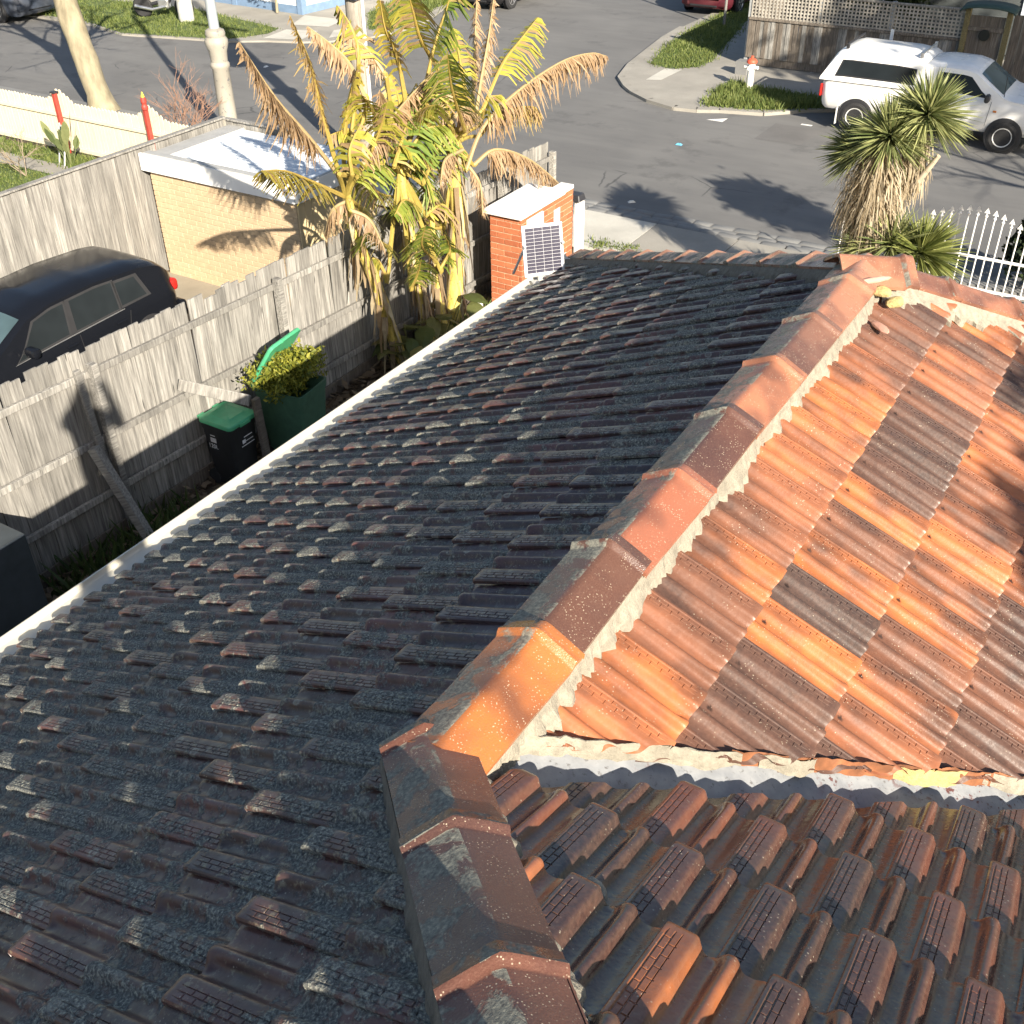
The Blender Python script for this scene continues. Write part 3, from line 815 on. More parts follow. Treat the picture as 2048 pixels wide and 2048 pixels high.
for hh, dx in ((.24, .05), (.98, .05), (1.62, .05)):
    ys = [2.2, 4.55, 7.25, 9.9, 12.2, 13.8]
    for a, b in zip(ys, ys[1:]):
        za, zb = ftop(a)-hh-G, ftop(b)-hh-G
        beam(fence, 'rail', (dx, a-8+.01, za+rnd.uniform(-.01, .01)), (dx, b-8-.01, zb+rnd.uniform(-.015, .01)), .045, .075, M_GREY)
for yy in (4.55, 7.25, 9.9, 12.2, 13.75):
    beam(fence, 'post', (.105, yy-8, 0), (.105, yy-8, ftop(yy)-G-.13), .10, .075, M_GREY)
beam(fence, 'plinth_board', (.03, -5.8, .10), (.03, 5.8, .10), .025, .2, M_GREYD)
# propping timbers
def prop(label, a, b, w, th, mat):
    o = beam(None, 'timber_prop', a, b, w, th, mat); tag(o, label, 'timber'); return o
prop('thick weathered timber prop leaning on the fence left of the bins', (-6.95, 4.42, G+.02), (-7.38, 4.28, -3.72), .10, .10, M_GREY)
prop('thin pale batten standing upright against the fence left of the bins', (-7.42, 4.42, -4.3), (-7.44, 4.36, -2.90), .05, .07, M_GREY)
prop('short loose board sticking out from the fence rail above the black bin', (-7.46, 5.55, -3.62), (-6.86, 5.98, -3.86), .02, .14, M_GREY)
prop('dark upright stake between the two green lidded bins', (-6.88, 6.12, G), (-6.90, 6.10, -3.90), .06, .09, M_GREYD)

# neighbour's fence along X=-12.6
nf = thing('paling_fence', 'capped grey paling fence behind the black hatchback', 'fence', (-12.6, 8, G))
pts = []; hs = []; y = 2.5; bm2 = board_mesh('paling', .150, .018, M_GREY)
while y < 11.75:
    pts.append((0, y-8, .0)); hs.append(2.02+rnd.uniform(-.006, .006)); y += .135
boards(nf, bm2, pts, hs, pi/2, th=.030, wob=.004)
beam(nf, 'capping', (.0, -5.5, 2.04), (.0, 3.78, 2.04), .11, .03, M_GREY)
beam(nf, 'rail', (-.05, -5.5, 1.7), (-.05, 3.7, 1.7), .045, .075, M_GREY); beam(nf, 'rail', (-.05, -5.5, .4), (-.05, 3.7, .4), .045, .075, M_GREY)
nf2 = thing('paling_fence', 'short return of capped paling fence behind the flat garage roof', 'fence', (-11.9, 11.78, G))
boards(nf2, bm2, [(-.58+.135*i, 0, 0) for i in range(10)], [2.0]*10, 0, th=.03, wob=.003); beam(nf2, 'capping', (-.68, 0, 2.02), (.72, 0, 2.02), .10, .03, M_GREY)

# cream picket fence with red posts
M_CREAM = simple('cream_paint', (.66, .59, .43), .55, .06, 4)
M_RED = simple('red_paint', (.36, .05, .035), .5, .2, 6)
pf = thing('picket_fence', 'cream painted picket fence with red posts along the street', 'fence', (-19, 13.55, G))
def picket_mesh(w, th):
    mb = MB(); a = w/2
    poly = [(-a, 0), (a, 0), (a, .955), (a*.5, .99), (0, 1.0), (-a*.5, .99), (-a, .955)]
    n = len(poly); V = [(x, -th/2, z) for x, z in poly]+[(x, th/2, z) for x, z in poly]
    mb.add(V, [tuple(range(n)), tuple(range(n, 2*n))[::-1]]+[(i, (i+1) % n, (i+1) % n+n, i+n) for i in range(n)]); return mb.mesh('picket', M_CREAM)
pk = picket_mesh(.085, .02); posts_x = (-19.15, -16.48)
x = -26.0
while x < -13.2:
    dd = min(abs(x-q) for q in posts_x); h = 1.07+(.26*(1-dd/.42) if dd < .42 else 0)
    o = bpy.data.objects.new('picket', pk); link(o, pf); o.location = (x+19, .03, .02); o.scale = (1, 1, h-.02+rnd.uniform(-.006, .006)); o.rotation_euler = (0, rnd.gauss(0, .006), 0); x += .100
beam(pf, 'rail', (-7, -.01, .78), (5.8, -.01, .78), .04, .07, M_CREAM); beam(pf, 'rail', (-7, -.01, .10), (5.8, -.01, .10), .04, .09, M_CREAM)
for q in posts_x:
    mb = MB(); mb.box((q+19, -.07, .62), (.09, .09, 1.24), taper=.94)
    if q > -18:
        mb.lathe([(.048, 1.24), (.066, 1.26), (.066, 1.31), (.045, 1.35), (.060, 1.40), (.055, 1.46), (.03, 1.50)], (q+19, -.07, 0), 12)
    o = mb.build('post', M_RED, pf); bevel(o, .008, 1)
    m2 = MB(); m2.lathe([(.036, 1.49), (.028, 1.53), (.008, 1.59)], (q+19, -.07, 0), 10) if q > -18 else m2.box((q+19, -.07, 1.255), (.125, .125, .03))
    m2.build('finial', simple('yellow_paint', (.75, .55, .06), .5) if q > -18 else simple('black_cap', (.03, .03, .035), .5), pf)

# far paling fence with lattice
ff = thing('lattice_fence', 'dark timber paling fence topped with square lattice behind the white ute', 'fence', (-9.4, 27.45, G))
bm3 = board_mesh('paling', .105, .016, M_GREYD); bm4 = board_mesh('paling', .105, .016, M_GREY)
for i in range(52):
    o = bpy.data.objects.new('paling', bm4 if rnd.random() < .30 else bm3); link(o, ff); o.location = (.06+.102*i, (.0 if i % 2 else -.014), .28); o.scale = (1, 1, .92+rnd.uniform(-.008, .008)); o.rotation_euler = (0, rnd.gauss(0, .006), 0)
beam(ff, 'plinth_board', (.1, .03, .2), (5.3, .03, .2), .05, .22, M_GREYD); beam(ff, 'rail', (0, -.03, 1.22), (5.35, -.03, 1.22), .05, .06, M_GREYD)
lat = MB(); LH = .62
for i in range(58): lat.box((.06+.0915*i, 0, 1.25+LH/2), (.036, .012, LH))
for j in range(8): lat.box((2.68, .013, 1.27+.083*j), (5.3, .012, .036))
lat.build('lattice_panel', simple('lattice_wood', (.34, .315, .27), .8, .25, 6), ff)
beam(ff, 'rail', (0, 0, 1.25+LH), (5.35, 0, 1.25+LH), .05, .05, M_GREY)
for q in (.0, 1.82, 3.6, 5.3): beam(ff, 'post', (q, .06, 0), (q, .06, 1.9), .09, .09, simple('grey_post', (.30, .31, .31), .7))
nh = thing('weatherboard_house', 'dark weatherboard house wall behind the lattice topped fence', 'house', (-3.5, 31.2, G))
M_WB = simple('dark_weatherboard', (.075, .085, .085), .8, .2, 5)
wbm = MB().box((0, 0, 0), (11.0, .03, .19), M=Matrix.Rotation(radians(8), 3, 'X')).mesh('weatherboard', M_WB)
for i in range(20):
    o = bpy.data.objects.new('weatherboard', wbm); link(o, nh); o.location = (0, 0, .3+.18*i)
MB().box((0, .25, 1.95), (11.0, .4, 3.9)).build('wall', M_WB, nh)
for q in (-3.2, .6):
    wf = MB().box((q, -.04, 1.9), (1.1, .06, 1.4)).build('window', simple('pale_blue_post', (.55, .60, .66), .5), nh); MB().box((q, -.075, 1.9), (.94, .02, 1.24)).build('pane', simple('dark_pane', (.02, .025, .03), .15), wf)
sf = thing('paling_fence', 'side return of the lattice topped fence along the cross street', 'fence', (-9.43, 27.45, G))
for i in range(60):
    o = bpy.data.objects.new('paling', bm3); link(o, sf); o.location = (0, .12+.104*i, .25); o.scale = (1, 1, 1.5); o.rotation_euler = (0, rnd.gauss(0, .005), pi/2)
fr = thing('paling_fence', 'dark shaded paling fence right of the old gate', 'fence', (-3.05, 27.45, G))
for i in range(60):
    o = bpy.data.objects.new('paling', bm3); link(o, fr); o.location = (.05+.104*i, (.0 if i % 2 else -.014), .1); o.scale = (1, 1, 1.75); o.rotation_euler = (0, rnd.gauss(0, .005), 0)
# old gate
gt = thing('garden_gate', 'old weathered timber gate in yellow edged posts under a dark green hood', 'gate', (-3.6, 27.40, G))
M_MOSS = wood_mat('mossy_timber', (.10, .085, .04), (.22, .18, .08), (.34, .28, .14))
for q in (-.46, .46): beam(gt, 'post', (q, 0, 0), (q, 0, 1.92), .12, .12, M_MOSS)
for i in range(7):
    o = bpy.data.objects.new('paling', bm3); link(gt and o, gt) if False else link(o, gt); o.location = (-.33+.11*i, .02, .12); o.scale = (1, 1, 1.66)
beam(gt, 'rail', (-.4, -.02, .5), (.4, -.02, .5), .04, .09, M_GREYD); beam(gt, 'rail', (-.4, -.02, 1.5), (.4, -.02, 1.5), .04, .09, M_GREYD)
mb = MB(); mb.lathe([(.115, 0), (.125, .01), (.125, .03), (.10, .035), (.0, .036)], (0, 0, 0), 20, 'Y'); o = mb.build('wreath', simple('dark_wreath', (.02, .022, .018), .9), gt); o.location = (0, -.08, 1.38)
mb = MB()
for i in range(9):
    a0 = pi*i/8; mb.v += [(-.62*cos(a0), -.28, 1.90+.12*sin(a0)), (-.62*cos(a0), .25, 1.96+.12*sin(a0))]
mb.f += [(2*i, 2*i+1, 2*i+3, 2*i+2) for i in range(8)]
o = mb.build('hood', simple('green_hood', (.03, .06, .05), .6), gt, smooth=40); m = o.modifiers.new('s', 'SOLIDIFY'); m.thickness = .03
# fence stake and kerb-side post
tag(MB().box((-5.6, 26.9, G+.75), (.07, .05, 1.3)).build('marker_post', simple('pale_blue_post', (.55, .60, .66), .5)), 'thin pale blue steel marker post behind the ute canopy', 'post')
# iron fence with spear heads
M_WIRON = simple('white_iron', (.78, .77, .74), .45, .1, 20)
ifn = thing('iron_fence', 'white wrought iron spear topped fence at lower right beyond the ridge', 'fence', (-1.16, 15.30, G))
def spear(h):
    mb = MB(); mb.tube([(0, 0, 0), (0, 0, h-.14)], .0105, 8); mb.lathe([(.011, h-.15), (.024, h-.135), (.024, h-.12), (.012, h-.11), (.012, h-.085)], (0, 0, 0), 10)
    mb.add([(-.042, 0, h-.085), (0, -.010, h-.075), (.042, 0, h-.085), (0, .010, h-.075), (0, 0, h)], [(0, 1, 4), (1, 2, 4), (2, 3, 4), (3, 0, 4), (3, 2, 1, 0)]); return mb
for i in range(-5, 18):
    x = .123*i; h = 1.47-.34*(1-cos(min(abs(x)/.95, 1.0)*pi/2)) if abs(x) < 1.6 else 1.1
    o = spear(h-.06).build('spear_picket', M_WIRON, ifn, smooth=40); o.location = (x, 0, .06)
for zz in (.22, .71): beam(ifn, 'rail', (-.75, 0, zz), (2.2, 0, zz), .014, .045, M_WIRON)
tag(spear(1.03).build('iron_stake', M_WIRON, None, smooth=40, loc=(-3.08, 15.30, G)), 'single white iron spike poking up behind the roof apex', 'spike')
# ================================================================== BRICK BUILDINGS
def brick_mat(name, c1, c2, c3):
    t = NT(name); co = t.jit(); r = t.oi().outputs['Random']
    c = t.ramp(r, [(0, c1), (.5, c2), (1, c3)]); n = t.noise(22, 4, .65, co)
    c = t.mix(t.ramp(n, [(.35, 0), (.8, .45)]), c, tuple(x*.55 for x in c1)); t.bump(n, .4, .004); return t.out(c, .88)
M_BRK_Y = brick_mat('cream_brick', (.52, .385, .24), (.54, .405, .255), (.555, .42, .27)); M_BRK_R = brick_mat('red_brick', (.36, .105, .045), (.44, .14, .06), (.50, .175, .08))
M_JNT_Y = mortar_mat('cream_joint', (.60, .47, .32)); M_JNT_R = mortar_mat('pale_joint', (.62, .50, .34))
def brick_me(name, l, d, h, mat):
    bm = bmesh.new(); bmesh.ops.create_cube(bm, size=1)
    for v in bm.verts: v.co = Vector((v.co.x*l, v.co.y*d, v.co.z*h))
    bmesh.ops.bevel(bm, geom=bm.edges[:], offset=.004, segments=1, affect='EDGES')
    me = bpy.data.meshes.new(name); bm.to_mesh(me); bm.free(); me.materials.append(mat); return me
def brick_wall(par, a, b, z0, ncourse, mat, jmat, name='brick', L=.23, H=.076, j=.010, proud=.004, start=0, core=True):
    """bricks laid along a->b; the face side is to the right of a->b"""
    a = Vector((a[0], a[1], 0)); b = Vector((b[0], b[1], 0)); d = (b-a); W_ = d.length; d.normalize(); rz = atan2(d.y, d.x); nrm = Vector((d.y, -d.x, 0))
    full = brick_me(name, L, .06, H, mat); half = brick_me(name, (L-j)/2, .06, H, mat); cache = {}
    for r in range(ncourse):
        x = 0.0; odd = (r+start) % 2; first = True; z = z0+(H+j)*r+H/2+j
        while x < W_-.02:
            l = (L-j)/2 if (odd and first) else L
            l = min(l, W_-x)
            if l < .03: break
            me = full if abs(l-L) < 1e-3 else half if abs(l-(L-j)/2) < 1e-3 else cache.setdefault(round(l, 3), brick_me(name, l, .06, H, mat))
            o = bpy.data.objects.new(name, me); link(o, par); p_ = a+d*(x+l/2)+nrm*(-.03+proud+rnd.uniform(-.001, .0012))
            o.location = (p_.x, p_.y, z); o.rotation_euler = (0, 0, rz); x += l+j; first = False
# ---- neighbour's cream brick garage (local origin at its front left corner, on the ground)
ga = thing('brick_garage', 'small cream brick garage with white fascia and pale flat metal roof', 'garage', (-12.46, 9.93, G))
GW, GD, GH = 2.95, 1.85, 1.66
mb = MB(); mb.box((GW/2, GD/2, GH/2), (GW-.012, GD-.012, GH)); mb.build('mortar', M_JNT_Y, ga)
brick_wall(ga, (0, 0), (GW, 0), .0, 19, M_BRK_Y, M_JNT_Y)
# right wall is clad in cream boards
M_CLAD = simple('cream_boards', (.66, .52, .30), .7, .08, 5)
for i in range(12):
    mb = MB(); mb.box((GW+.012, .08+.15*i, GH/2), (.022, .142, GH)); mb.build('cladding_board', M_CLAD, ga)
M_FASC = simple('white_fascia', (.86, .85, .82), .4, .04, 3)
for nm, c_, d_ in (('fascia', (GW/2-.02, -.055, GH+.175), (GW+.14, .05, .26)), ('fascia', (GW+.070, GD/2+.0, GH+.165), (.05, GD+.10, .24))):
    MB().box(c_, d_).build(nm, M_FASC, ga)
# corrugated roof
t = NT('zinc_roof'); n = t.noise(1.2, 3, .6, t.co('World')); M_ZINC = t.out(t.ramp(n, [(.3, (.60, .65, .70)), (.7, (.70, .74, .77))]), .75, .25)
mb = MB(); mb.box((GW/2+.17, GD/2, GH+.235), (GW-.26, GD-.06, .02)); mb.build('roof', M_ZINC, ga)
for i in range(18): MB().box((GW/2+.17, .06+.1*i, GH+.249), (GW-.28, .022, .010), taper=.8).build('roof_rib', M_ZINC, ga)
M_FLASH = simple('grey_flashing', (.36, .36, .35), .6, .1, 6)
mb = MB(); mb.box((GW/2+.02, .02, GH+.30), (GW+.08, .13, .035)); mb.box((.14, GD/2, GH+.26), (.34, GD, .03)); mb.box((GW+.06, GD/2, GH+.285), (.04, GD, .02)); mb.build('flashing', M_FLASH, ga)

# ---- red brick meter box pier by the front fence
pi_ = thing('brick_pier', 'red brick letterbox and meter pier with white cap beyond the gutter', 'pier', (-6.97, 11.12, G))
PW, PD, PC_ = .53, 1.48, 19
PH = PC_*.086
mb = MB(); mb.box((PW/2, PD/2, PH/2), (PW-.01, PD-.01, PH)); mb.build('mortar', M_JNT_R, pi_)
brick_wall(pi_, (0, 0), (PW, 0), 0, PC_, M_BRK_R, M_JNT_R); brick_wall(pi_, (PW, 0), (PW, PD), 0, PC_, M_BRK_R, M_JNT_R, start=1)
M_WCAP = simple('white_cap', (.80, .78, .74), .5, .05, 4)
o = MB().box((PW/2-.02, PD*.38, PH+.035), (PW+.10, PD*.86, .07)).build('cap', M_WCAP, pi_); bevel(o, .01, 1)
o = MB().box((PW/2+.16, PD*.80, PH+.03), (PW*.42, PD*.42, .06)).build('cap', M_WCAP, pi_); bevel(o, .01, 1)
o = MB().box((PW+.015, .34, PH*.62), (.035, .44, PH*.70)).build('meter_door', simple('white_enamel', (.86, .86, .85), .35, .03, 4), pi_); bevel(o, .008, 1)
for zz in (1.28, .92): MB().box((PW+.04, .20, zz), (.02, .02, .07)).build('latch', simple('dark_latch', (.05, .05, .05), .5), pi_)
MB().box((PW+.008, .98, PH-.32), (.012, .17, .34)).build('sign_plate', simple('pale_plate', (.56, .60, .66), .4), pi_)
gp2 = thing('gate_post', 'white timber gate post with small black cap right of the brick pier', 'post', (-6.52, 12.86, G))
MB().box((.06, 0, .68), (.11, .11, 1.36)).build('post', M_WCAP, gp2); MB().box((-.09, -.02, .65), (.05, .08, 1.3)).build('steel_stile', simple('dark_steel', (.07, .06, .055), .5), gp2)
o = MB().box((-.02, 0, 1.42), (.26, .22, .10), taper=.8).build('cap', simple('black_cap', (.03, .03, .035), .5), gp2); bevel(o, .01, 1)
# odds and ends at the foot of the pier
o = MB().lathe([(.055, 0), (.055, .34), (.058, .35), (.058, .40), (.05, .40), (.048, .05)], (0, 0, 0), 16).build('pipe_offcut', M_WCAP, None, 40, loc=(-7.02, 10.86, G+.01)); tag(o, 'white plastic pipe offcut standing beside the brick pier', 'pipe')
for i, (x, y, c, r_) in enumerate(((-7.20, 10.72, (.75, .73, .68), .06), (-7.30, 10.62, (.08, .09, .11), .05), (-7.22, 10.52, (.35, .50, .62), .055))):
    o = MB().lathe([(r_*.8, 0), (r_, .02), (r_, .08), (r_*.7, .11), (r_*.3, .12), (r_*.3, .15)], (0, 0, 0), 12).build('discarded_can', simple('can_%d' % i, c, .35), None, 40, loc=(x, y, G+.02))
    tag(o, ['white', 'black', 'pale blue'][i]+' discarded can on the ground left of the brick pier', 'can')

# ================================================================== BINS
def bin_body(W_, D_, H_, mat, lid_mat, name, label, loc, rz, lid_open=None):
    """front (handle/hinge side is -y... the hinge is at +y)"""
    t_ = thing(name, label, 'bin', loc, rz)
    a, b = W_/2, D_/2; k = .78
    V = []; 
    for z, s_ in ((.04, k), (H_*.86, .965), (H_*.86, 1.0), (H_*.94, 1.02), (H_*.94, .96), (H_*.6, .90)):
        r_ = .05
        ring = []
        for cx, cy, a0 in ((a-r_, b-r_, 0), (-(a-r_), b-r_, pi/2), (-(a-r_), -(b-r_), pi), (a-r_, -(b-r_), 1.5*pi)):
            for q in range(4): ring.append(((cx+r_*cos(a0+q*pi/6))*s_, (cy+r_*sin(a0+q*pi/6))*s_, z))
        V += ring
    n = 16; F = [(i*n+k2, i*n+(k2+1) % n, (i+1)*n+(k2+1) % n, (i+1)*n+k2) for i in range(5) for k2 in range(n)]+[tuple(range(n))[::-1], tuple(range(5*n, 6*n))]
    mb = MB(); mb.add(V, F); mb.build('body', mat, t_, 35)
    for sx_ in (-1, 1):
        w = MB(); w.lathe([(.02, -.025), (.095, -.025), (.10, 0), (.095, .025), (.02, .025)], (0, 0, 0), 18, 'X'); w.build('wheel', M_TYRE, t_, 35, loc=(sx_*a*.72, b*.80, .10))
    MB().tube([(-a*.8, b+.05, H_*.93), (a*.8, b+.05, H_*.93)], .014, 8).build('handle', mat, t_, 40)
    # lid
    lid = MB(); lv = []
    for z, s_ in ((0, 1.06), (.035, 1.06), (.05, 1.02), (.065, .70), (.078, .62), (.08, .0)):
        for cx, cy, a0 in ((a-.05, b-.05, 0), (-(a-.05), b-.05, pi/2), (-(a-.05), -(b-.05), pi), (a-.05, -(b-.05), 1.5*pi)):
            for q in range(4): lv.append(((cx+.05*cos(a0+q*pi/6))*s_, (cy+.05*sin(a0+q*pi/6))*s_-b, z))
    lid.add(lv, [(i*n+k2, i*n+(k2+1) % n, (i+1)*n+(k2+1) % n, (i+1)*n+k2) for i in range(5) for k2 in range(n)]+[tuple(range(n))[::-1]])
    lo = lid.build('lid', lid_mat, t_, 30); lo.location = (0, b, H_*.94+.004)
    if lid_open is not None: lo.rotation_euler = (lid_open, 0, 0)
    l2 = MB()
    for sx_ in (-1, 1): l2.box((sx_*a*.55, .03, -.0), (.09, .09, .045))
    l2.box((0, -D_-.01, .012), (.16, .05, .03)); l2.build('lid_grip', lid_mat, lo)
    return t_
M_TYRE = simple('rubber', (.022, .022, .023), .8, .2, 30)
M_BINB = simple('black_bin_plastic', (.020, .021, .022), .5, .15, 12); M_BING = simple('dark_green_bin_plastic', (.050, .115, .072), .5, .15, 12); M_LID = simple('green_lid_plastic', (.07, .36, .18), .42, .10, 10)
bn1 = bin_body(.43, .47, .90, M_BINB, M_LID, 'wheelie_bin', 'small black wheelie bin with closed green lid against the fence', (-7.20, 5.92, G), pi/2)
# printing on the small bin
M_PRINT = simple('white_print', (.75, .75, .75), .6)
def textpart(txt, size, parent, loc, rot, mat, name='printed_mark'):
    cu = bpy.data.curves.new(name, 'FONT'); cu.body = txt; cu.size = size; cu.align_x = 'CENTER'; cu.extrude = .0006
    o = bpy.data.objects.new(name, cu); COL.objects.link(o)
    dg = bpy.context.evaluated_depsgraph_get(); me = bpy.data.meshes.new_from_object(o.evaluated_get(dg)); COL.objects.unlink(o); bpy.data.objects.remove(o)
    me.materials.clear(); me.materials.append(mat); o = bpy.data.objects.new(name, me); link(o, parent); o.location = loc; o.rotation_euler = rot; return o
textpart('120L', .075, bn1, (-.2115, .08, .54), (radians(87), 0, -pi/2), M_PRINT)
mb = MB()
for k_ in range(5): mb.box((-.2135, .06, .625+.012*k_), (.002, .085, .008))
mb.box((-.215, .06, .71), (.002, .07, .008)); mb.build('printed_mark', M_PRINT, bn1)
mb = MB(); mb.box((.04, -.2335, .68), (.13, .002, .010)); mb.box((.05, -.230, .62), (.13, .002, .008)); mb.box((-.03, -.230, .625), (.05, .002, .045)); mb.box((.03, -.2265, .57), (.20, .002, .009)); mb.build('printed_mark', M_PRINT, bn1)
bn2 = bin_body(.56, .66, 1.06, M_BING, M_LID, 'wheelie_bin', 'large dark green wheelie bin overflowing with hedge clippings, lid propped open', (-6.95, 6.72, G), radians(97), radians(-56))
# clippings heaped in it
def leaf_cloud(name, label, cat, c, rad, n, cols, size, seed, mat, up=.3, parent=None, flat=1.0):
    r = np.random.default_rng(seed); d = r.normal(size=(n, 3)); d /= np.linalg.norm(d, axis=1)[:, None]
    rr = r.random(n)**.45*np.array([.82+.75*mnoise.noise(Vector(q*1.9)) for q in d]); P = np.array(c)+d*rr[:, None]*np.array(rad)
    ax = r.normal(size=(n, 3)); ax[:, 2] += up; ax /= np.linalg.norm(ax, axis=1)[:, None]
    sd_ = np.cross(ax, r.normal(size=(n, 3))); sd_ /= np.linalg.norm(sd_, axis=1)[:, None]
    L = size*(.6+.8*r.random(n))[:, None]; w = L*.22
    nrm = np.cross(ax, sd_)
    V = np.stack([P, P+ax*L*.5+sd_*w+nrm*L*.06, P+ax*L, P+ax*L*.5-sd_*w+nrm*L*.06], 1).reshape(-1, 3)
    me = bpy.data.meshes.new(name); me.from_pydata(V.tolist(), [], [q for i in range(n) for q in ((4*i, 4*i+1, 4*i+2), (4*i, 4*i+2, 4*i+3))])
    C = np.array(cols); k = r.random(n)[:, None]; set_attr(me, 'tint', np.repeat(C[0]*(1-k)+C[1]*k, 4, 0)); me.materials.append(mat)
    o = bpy.data.objects.new(name, me); link(o, parent)
    if label: tag(o, label, cat)
    return o
M_LEAF = leaf_mat('leaf', .5, .28)
stuff(leaf_cloud('hedge_clippings', 'yellow green hedge clippings heaped in the large open bin', 'clippings', (-6.95, 6.72, G+1.16), (.40, .50, .30), 5200, [(.07, .10, .015), (.36, .35, .05)], .06, 5, M_LEAF, .5))
# broad-leaved litter and weeds in the side yard
def litter(name, label, poly, n, cols, size, seed):
    r = np.random.default_rng(seed); P = np.array(poly); lo, hi = P.min(0), P.max(0); q = lo+(hi-lo)*r.random((n, 2))
    z = G+.02+.10*r.random(n)**2+.05*np.array([mnoise.noise(Vector((a*2, b*2, 0))) for a, b in q])
    an = r.random(n)*2*pi; L = size*(.4+r.random(n)); w = L*(.10+.25*r.random(n)); ti = r.normal(0, .35, (n, 2))
    ax = np.c_[np.cos(an), np.sin(an), ti[:, 0]]; sd_ = np.c_[-np.sin(an), np.cos(an), ti[:, 1]]; C0 = np.c_[q, z]
    V = np.stack([C0, C0+ax*L[:, None]*.5+sd_*w[:, None], C0+ax*L[:, None], C0+ax*L[:, None]*.5-sd_*w[:, None]], 1).reshape(-1, 3)
    me = bpy.data.meshes.new(name); me.from_pydata(V.tolist(), [], [q_ for i in range(n) for q_ in ((4*i, 4*i+1, 4*i+2), (4*i, 4*i+2, 4*i+3))])
    C = np.array(cols); k = r.random(n)[:, None]; set_attr(me, 'tint', np.repeat(C[0]*(1-k)+C[1]*k, 4, 0)); me.materials.append(M_LEAF)
    o = bpy.data.objects.new(name, me); link(o); stuff(o); o['label'] = label; o['category'] = 'litter'; return o
litter('leaf_litter', 'dry fallen leaves and twigs covering the narrow side yard', [(-7.5, 2.5), (-5.6, 12.0)], 5200, [(.10, .07, .045), (.32, .25, .17)], .16, 3)
grass('yard_weeds', 'green weeds growing at the foot of the fence by the timber prop', [(-7.45, 3.4), (-6.7, 3.4), (-6.7, 5.2), (-7.45, 5.2)], G, 900, .12, .40, [(.04, .075, .02), (.10, .14, .04)], 31)
grass('yard_weeds', 'strappy green weeds beside the brick pier', [(-7.1, 10.0), (-6.6, 10.0), (-6.6, 10.8), (-7.1, 10.8)], G, 700, .12, .40, [(.10, .15, .03), (.22, .26, .07)], 32)
# dark shed corner and buckets at the left edge of the side yard
o = MB().box((-7.08, 1.98, G+.66), (.76, 1.9, 1.32)).build('garden_shed', simple('dark_shed_metal', (.045, .055, .062), .5), None); bevel(o, .01, 1); tag(o, 'dark metal garden shed corner in the shaded side yard at left edge', 'shed')
o = MB().lathe([(.14, 0), (.17, .30), (.185, .31), (.165, .31), (.135, .03)], (0, 0, 0), 20).build('bucket', simple('black_plastic', (.018, .018, .02), .5), None, 40, loc=(-6.75, 3.62, G+.01)); tag(o, 'black plastic bucket in the shaded side yard by the shed', 'bucket')

# ================================================================== SOLAR PANEL on the eave corner
sp = thing('solar_panel', 'small solar panel on a white frame propped at the far eave corner', 'solar panel', (-3.28, 6.25, -1.72), radians(48))
M_WFR = simple('white_frame', (.66, .66, .66), .4, .03, 5)
PWd, PHt = .36, .43
tilt = Matrix.Rotation(radians(-14), 4, 'X')
def tilted(mb, name, mat, par=None): o = mb.build(name, mat, par or sp); o.matrix_local = tilt; return o
mb = MB(); mb.box((0, 0, PHt/2), (PWd, .022, PHt)); pan = tilted(mb, 'panel_frame', M_WFR)
MB().box((0, -.0125, PHt/2), (PWd-.04, .003, PHt-.04)).build('backing', simple('cell_backing', (.45, .45, .47), .5), pan)
t = NT('solar_cell'); n = t.noise(30, 2); M_CELL = t.out(t.ramp(n, [(.3, (.028, .026, .045)), (.7, (.05, .045, .07))]), .25, .6)
cm = MB().box((0, 0, 0), ((PWd-.05)/4-.003, .002, (PHt-.05)/13-.0028)).mesh('solar_cell', M_CELL)
for i in range(4):
    for j_ in range(13):
        o = bpy.data.objects.new('solar_cell', cm); link(o, pan); o.location = (-(PWd-.05)/2+(PWd-.05)*(i+.5)/4, -.0150, .025+(PHt-.05)*(j_+.5)/13)
mb = MB(); mb.tube([(PWd/2-.01, .02, PHt*.62), (PWd/2+.02, .34, -.06)], .012, 6); mb.tube([(-PWd/2+.01, .02, PHt*.62), (-PWd/2, .34, -.10)], .012, 6); mb.box((PWd/2, .17, -.03), (.02, .36, .02)); mb.build('stand', M_WFR, sp)
mb = MB(); mb.box((-.02, -.03, -.03), (.10, .03, .06)); mb.box((.0, -.06, -.055), (.26, .09, .05)); mb.build('bracket', simple('worn_plate', (.52, .50, .46), .6), sp)
# ================================================================== VEHICLES
M_TYRE2 = M_TYRE
def interp(tab, x):
    xs = [q[0] for q in tab]; ys = [q[1] for q in tab]
    return float(np.interp(x, xs, ys))
def car_paint(name, col, rough=.22, dust=.15):
    t = NT(name); n = t.noise(1.1, 2, .5); f = t.noise(160, 2)
    c = t.mix(t.ramp(n, [(.45, 0), (.75, dust)]), col, (.30, .26, .21)); t.out(c, t.ramp(n, [(.4, rough), (.75, rough+.25)]), .25)
    t.b.inputs['Coat Weight'].default_value = .12; t.b.inputs['Coat Roughness'].default_value = .10; return t.m
def glass_mat(name, col=(.02, .025, .028)):
    t = NT(name); t.out(t.ramp(t.noise(2, 2), [(.3, col), (.7, tuple(x*1.5 for x in col))]), .05, .16); return t.m
M_GLASS = glass_mat('tinted_glass', (.013, .016, .018)); M_GLASS_B = glass_mat('blue_glass', (.05, .08, .09))
M_CHROME = simple('alloy', (.62, .62, .62), .28, .06, 6, metal=.85); M_STEELW = simple('painted_steel', (.62, .62, .60), .35, .1, 6)
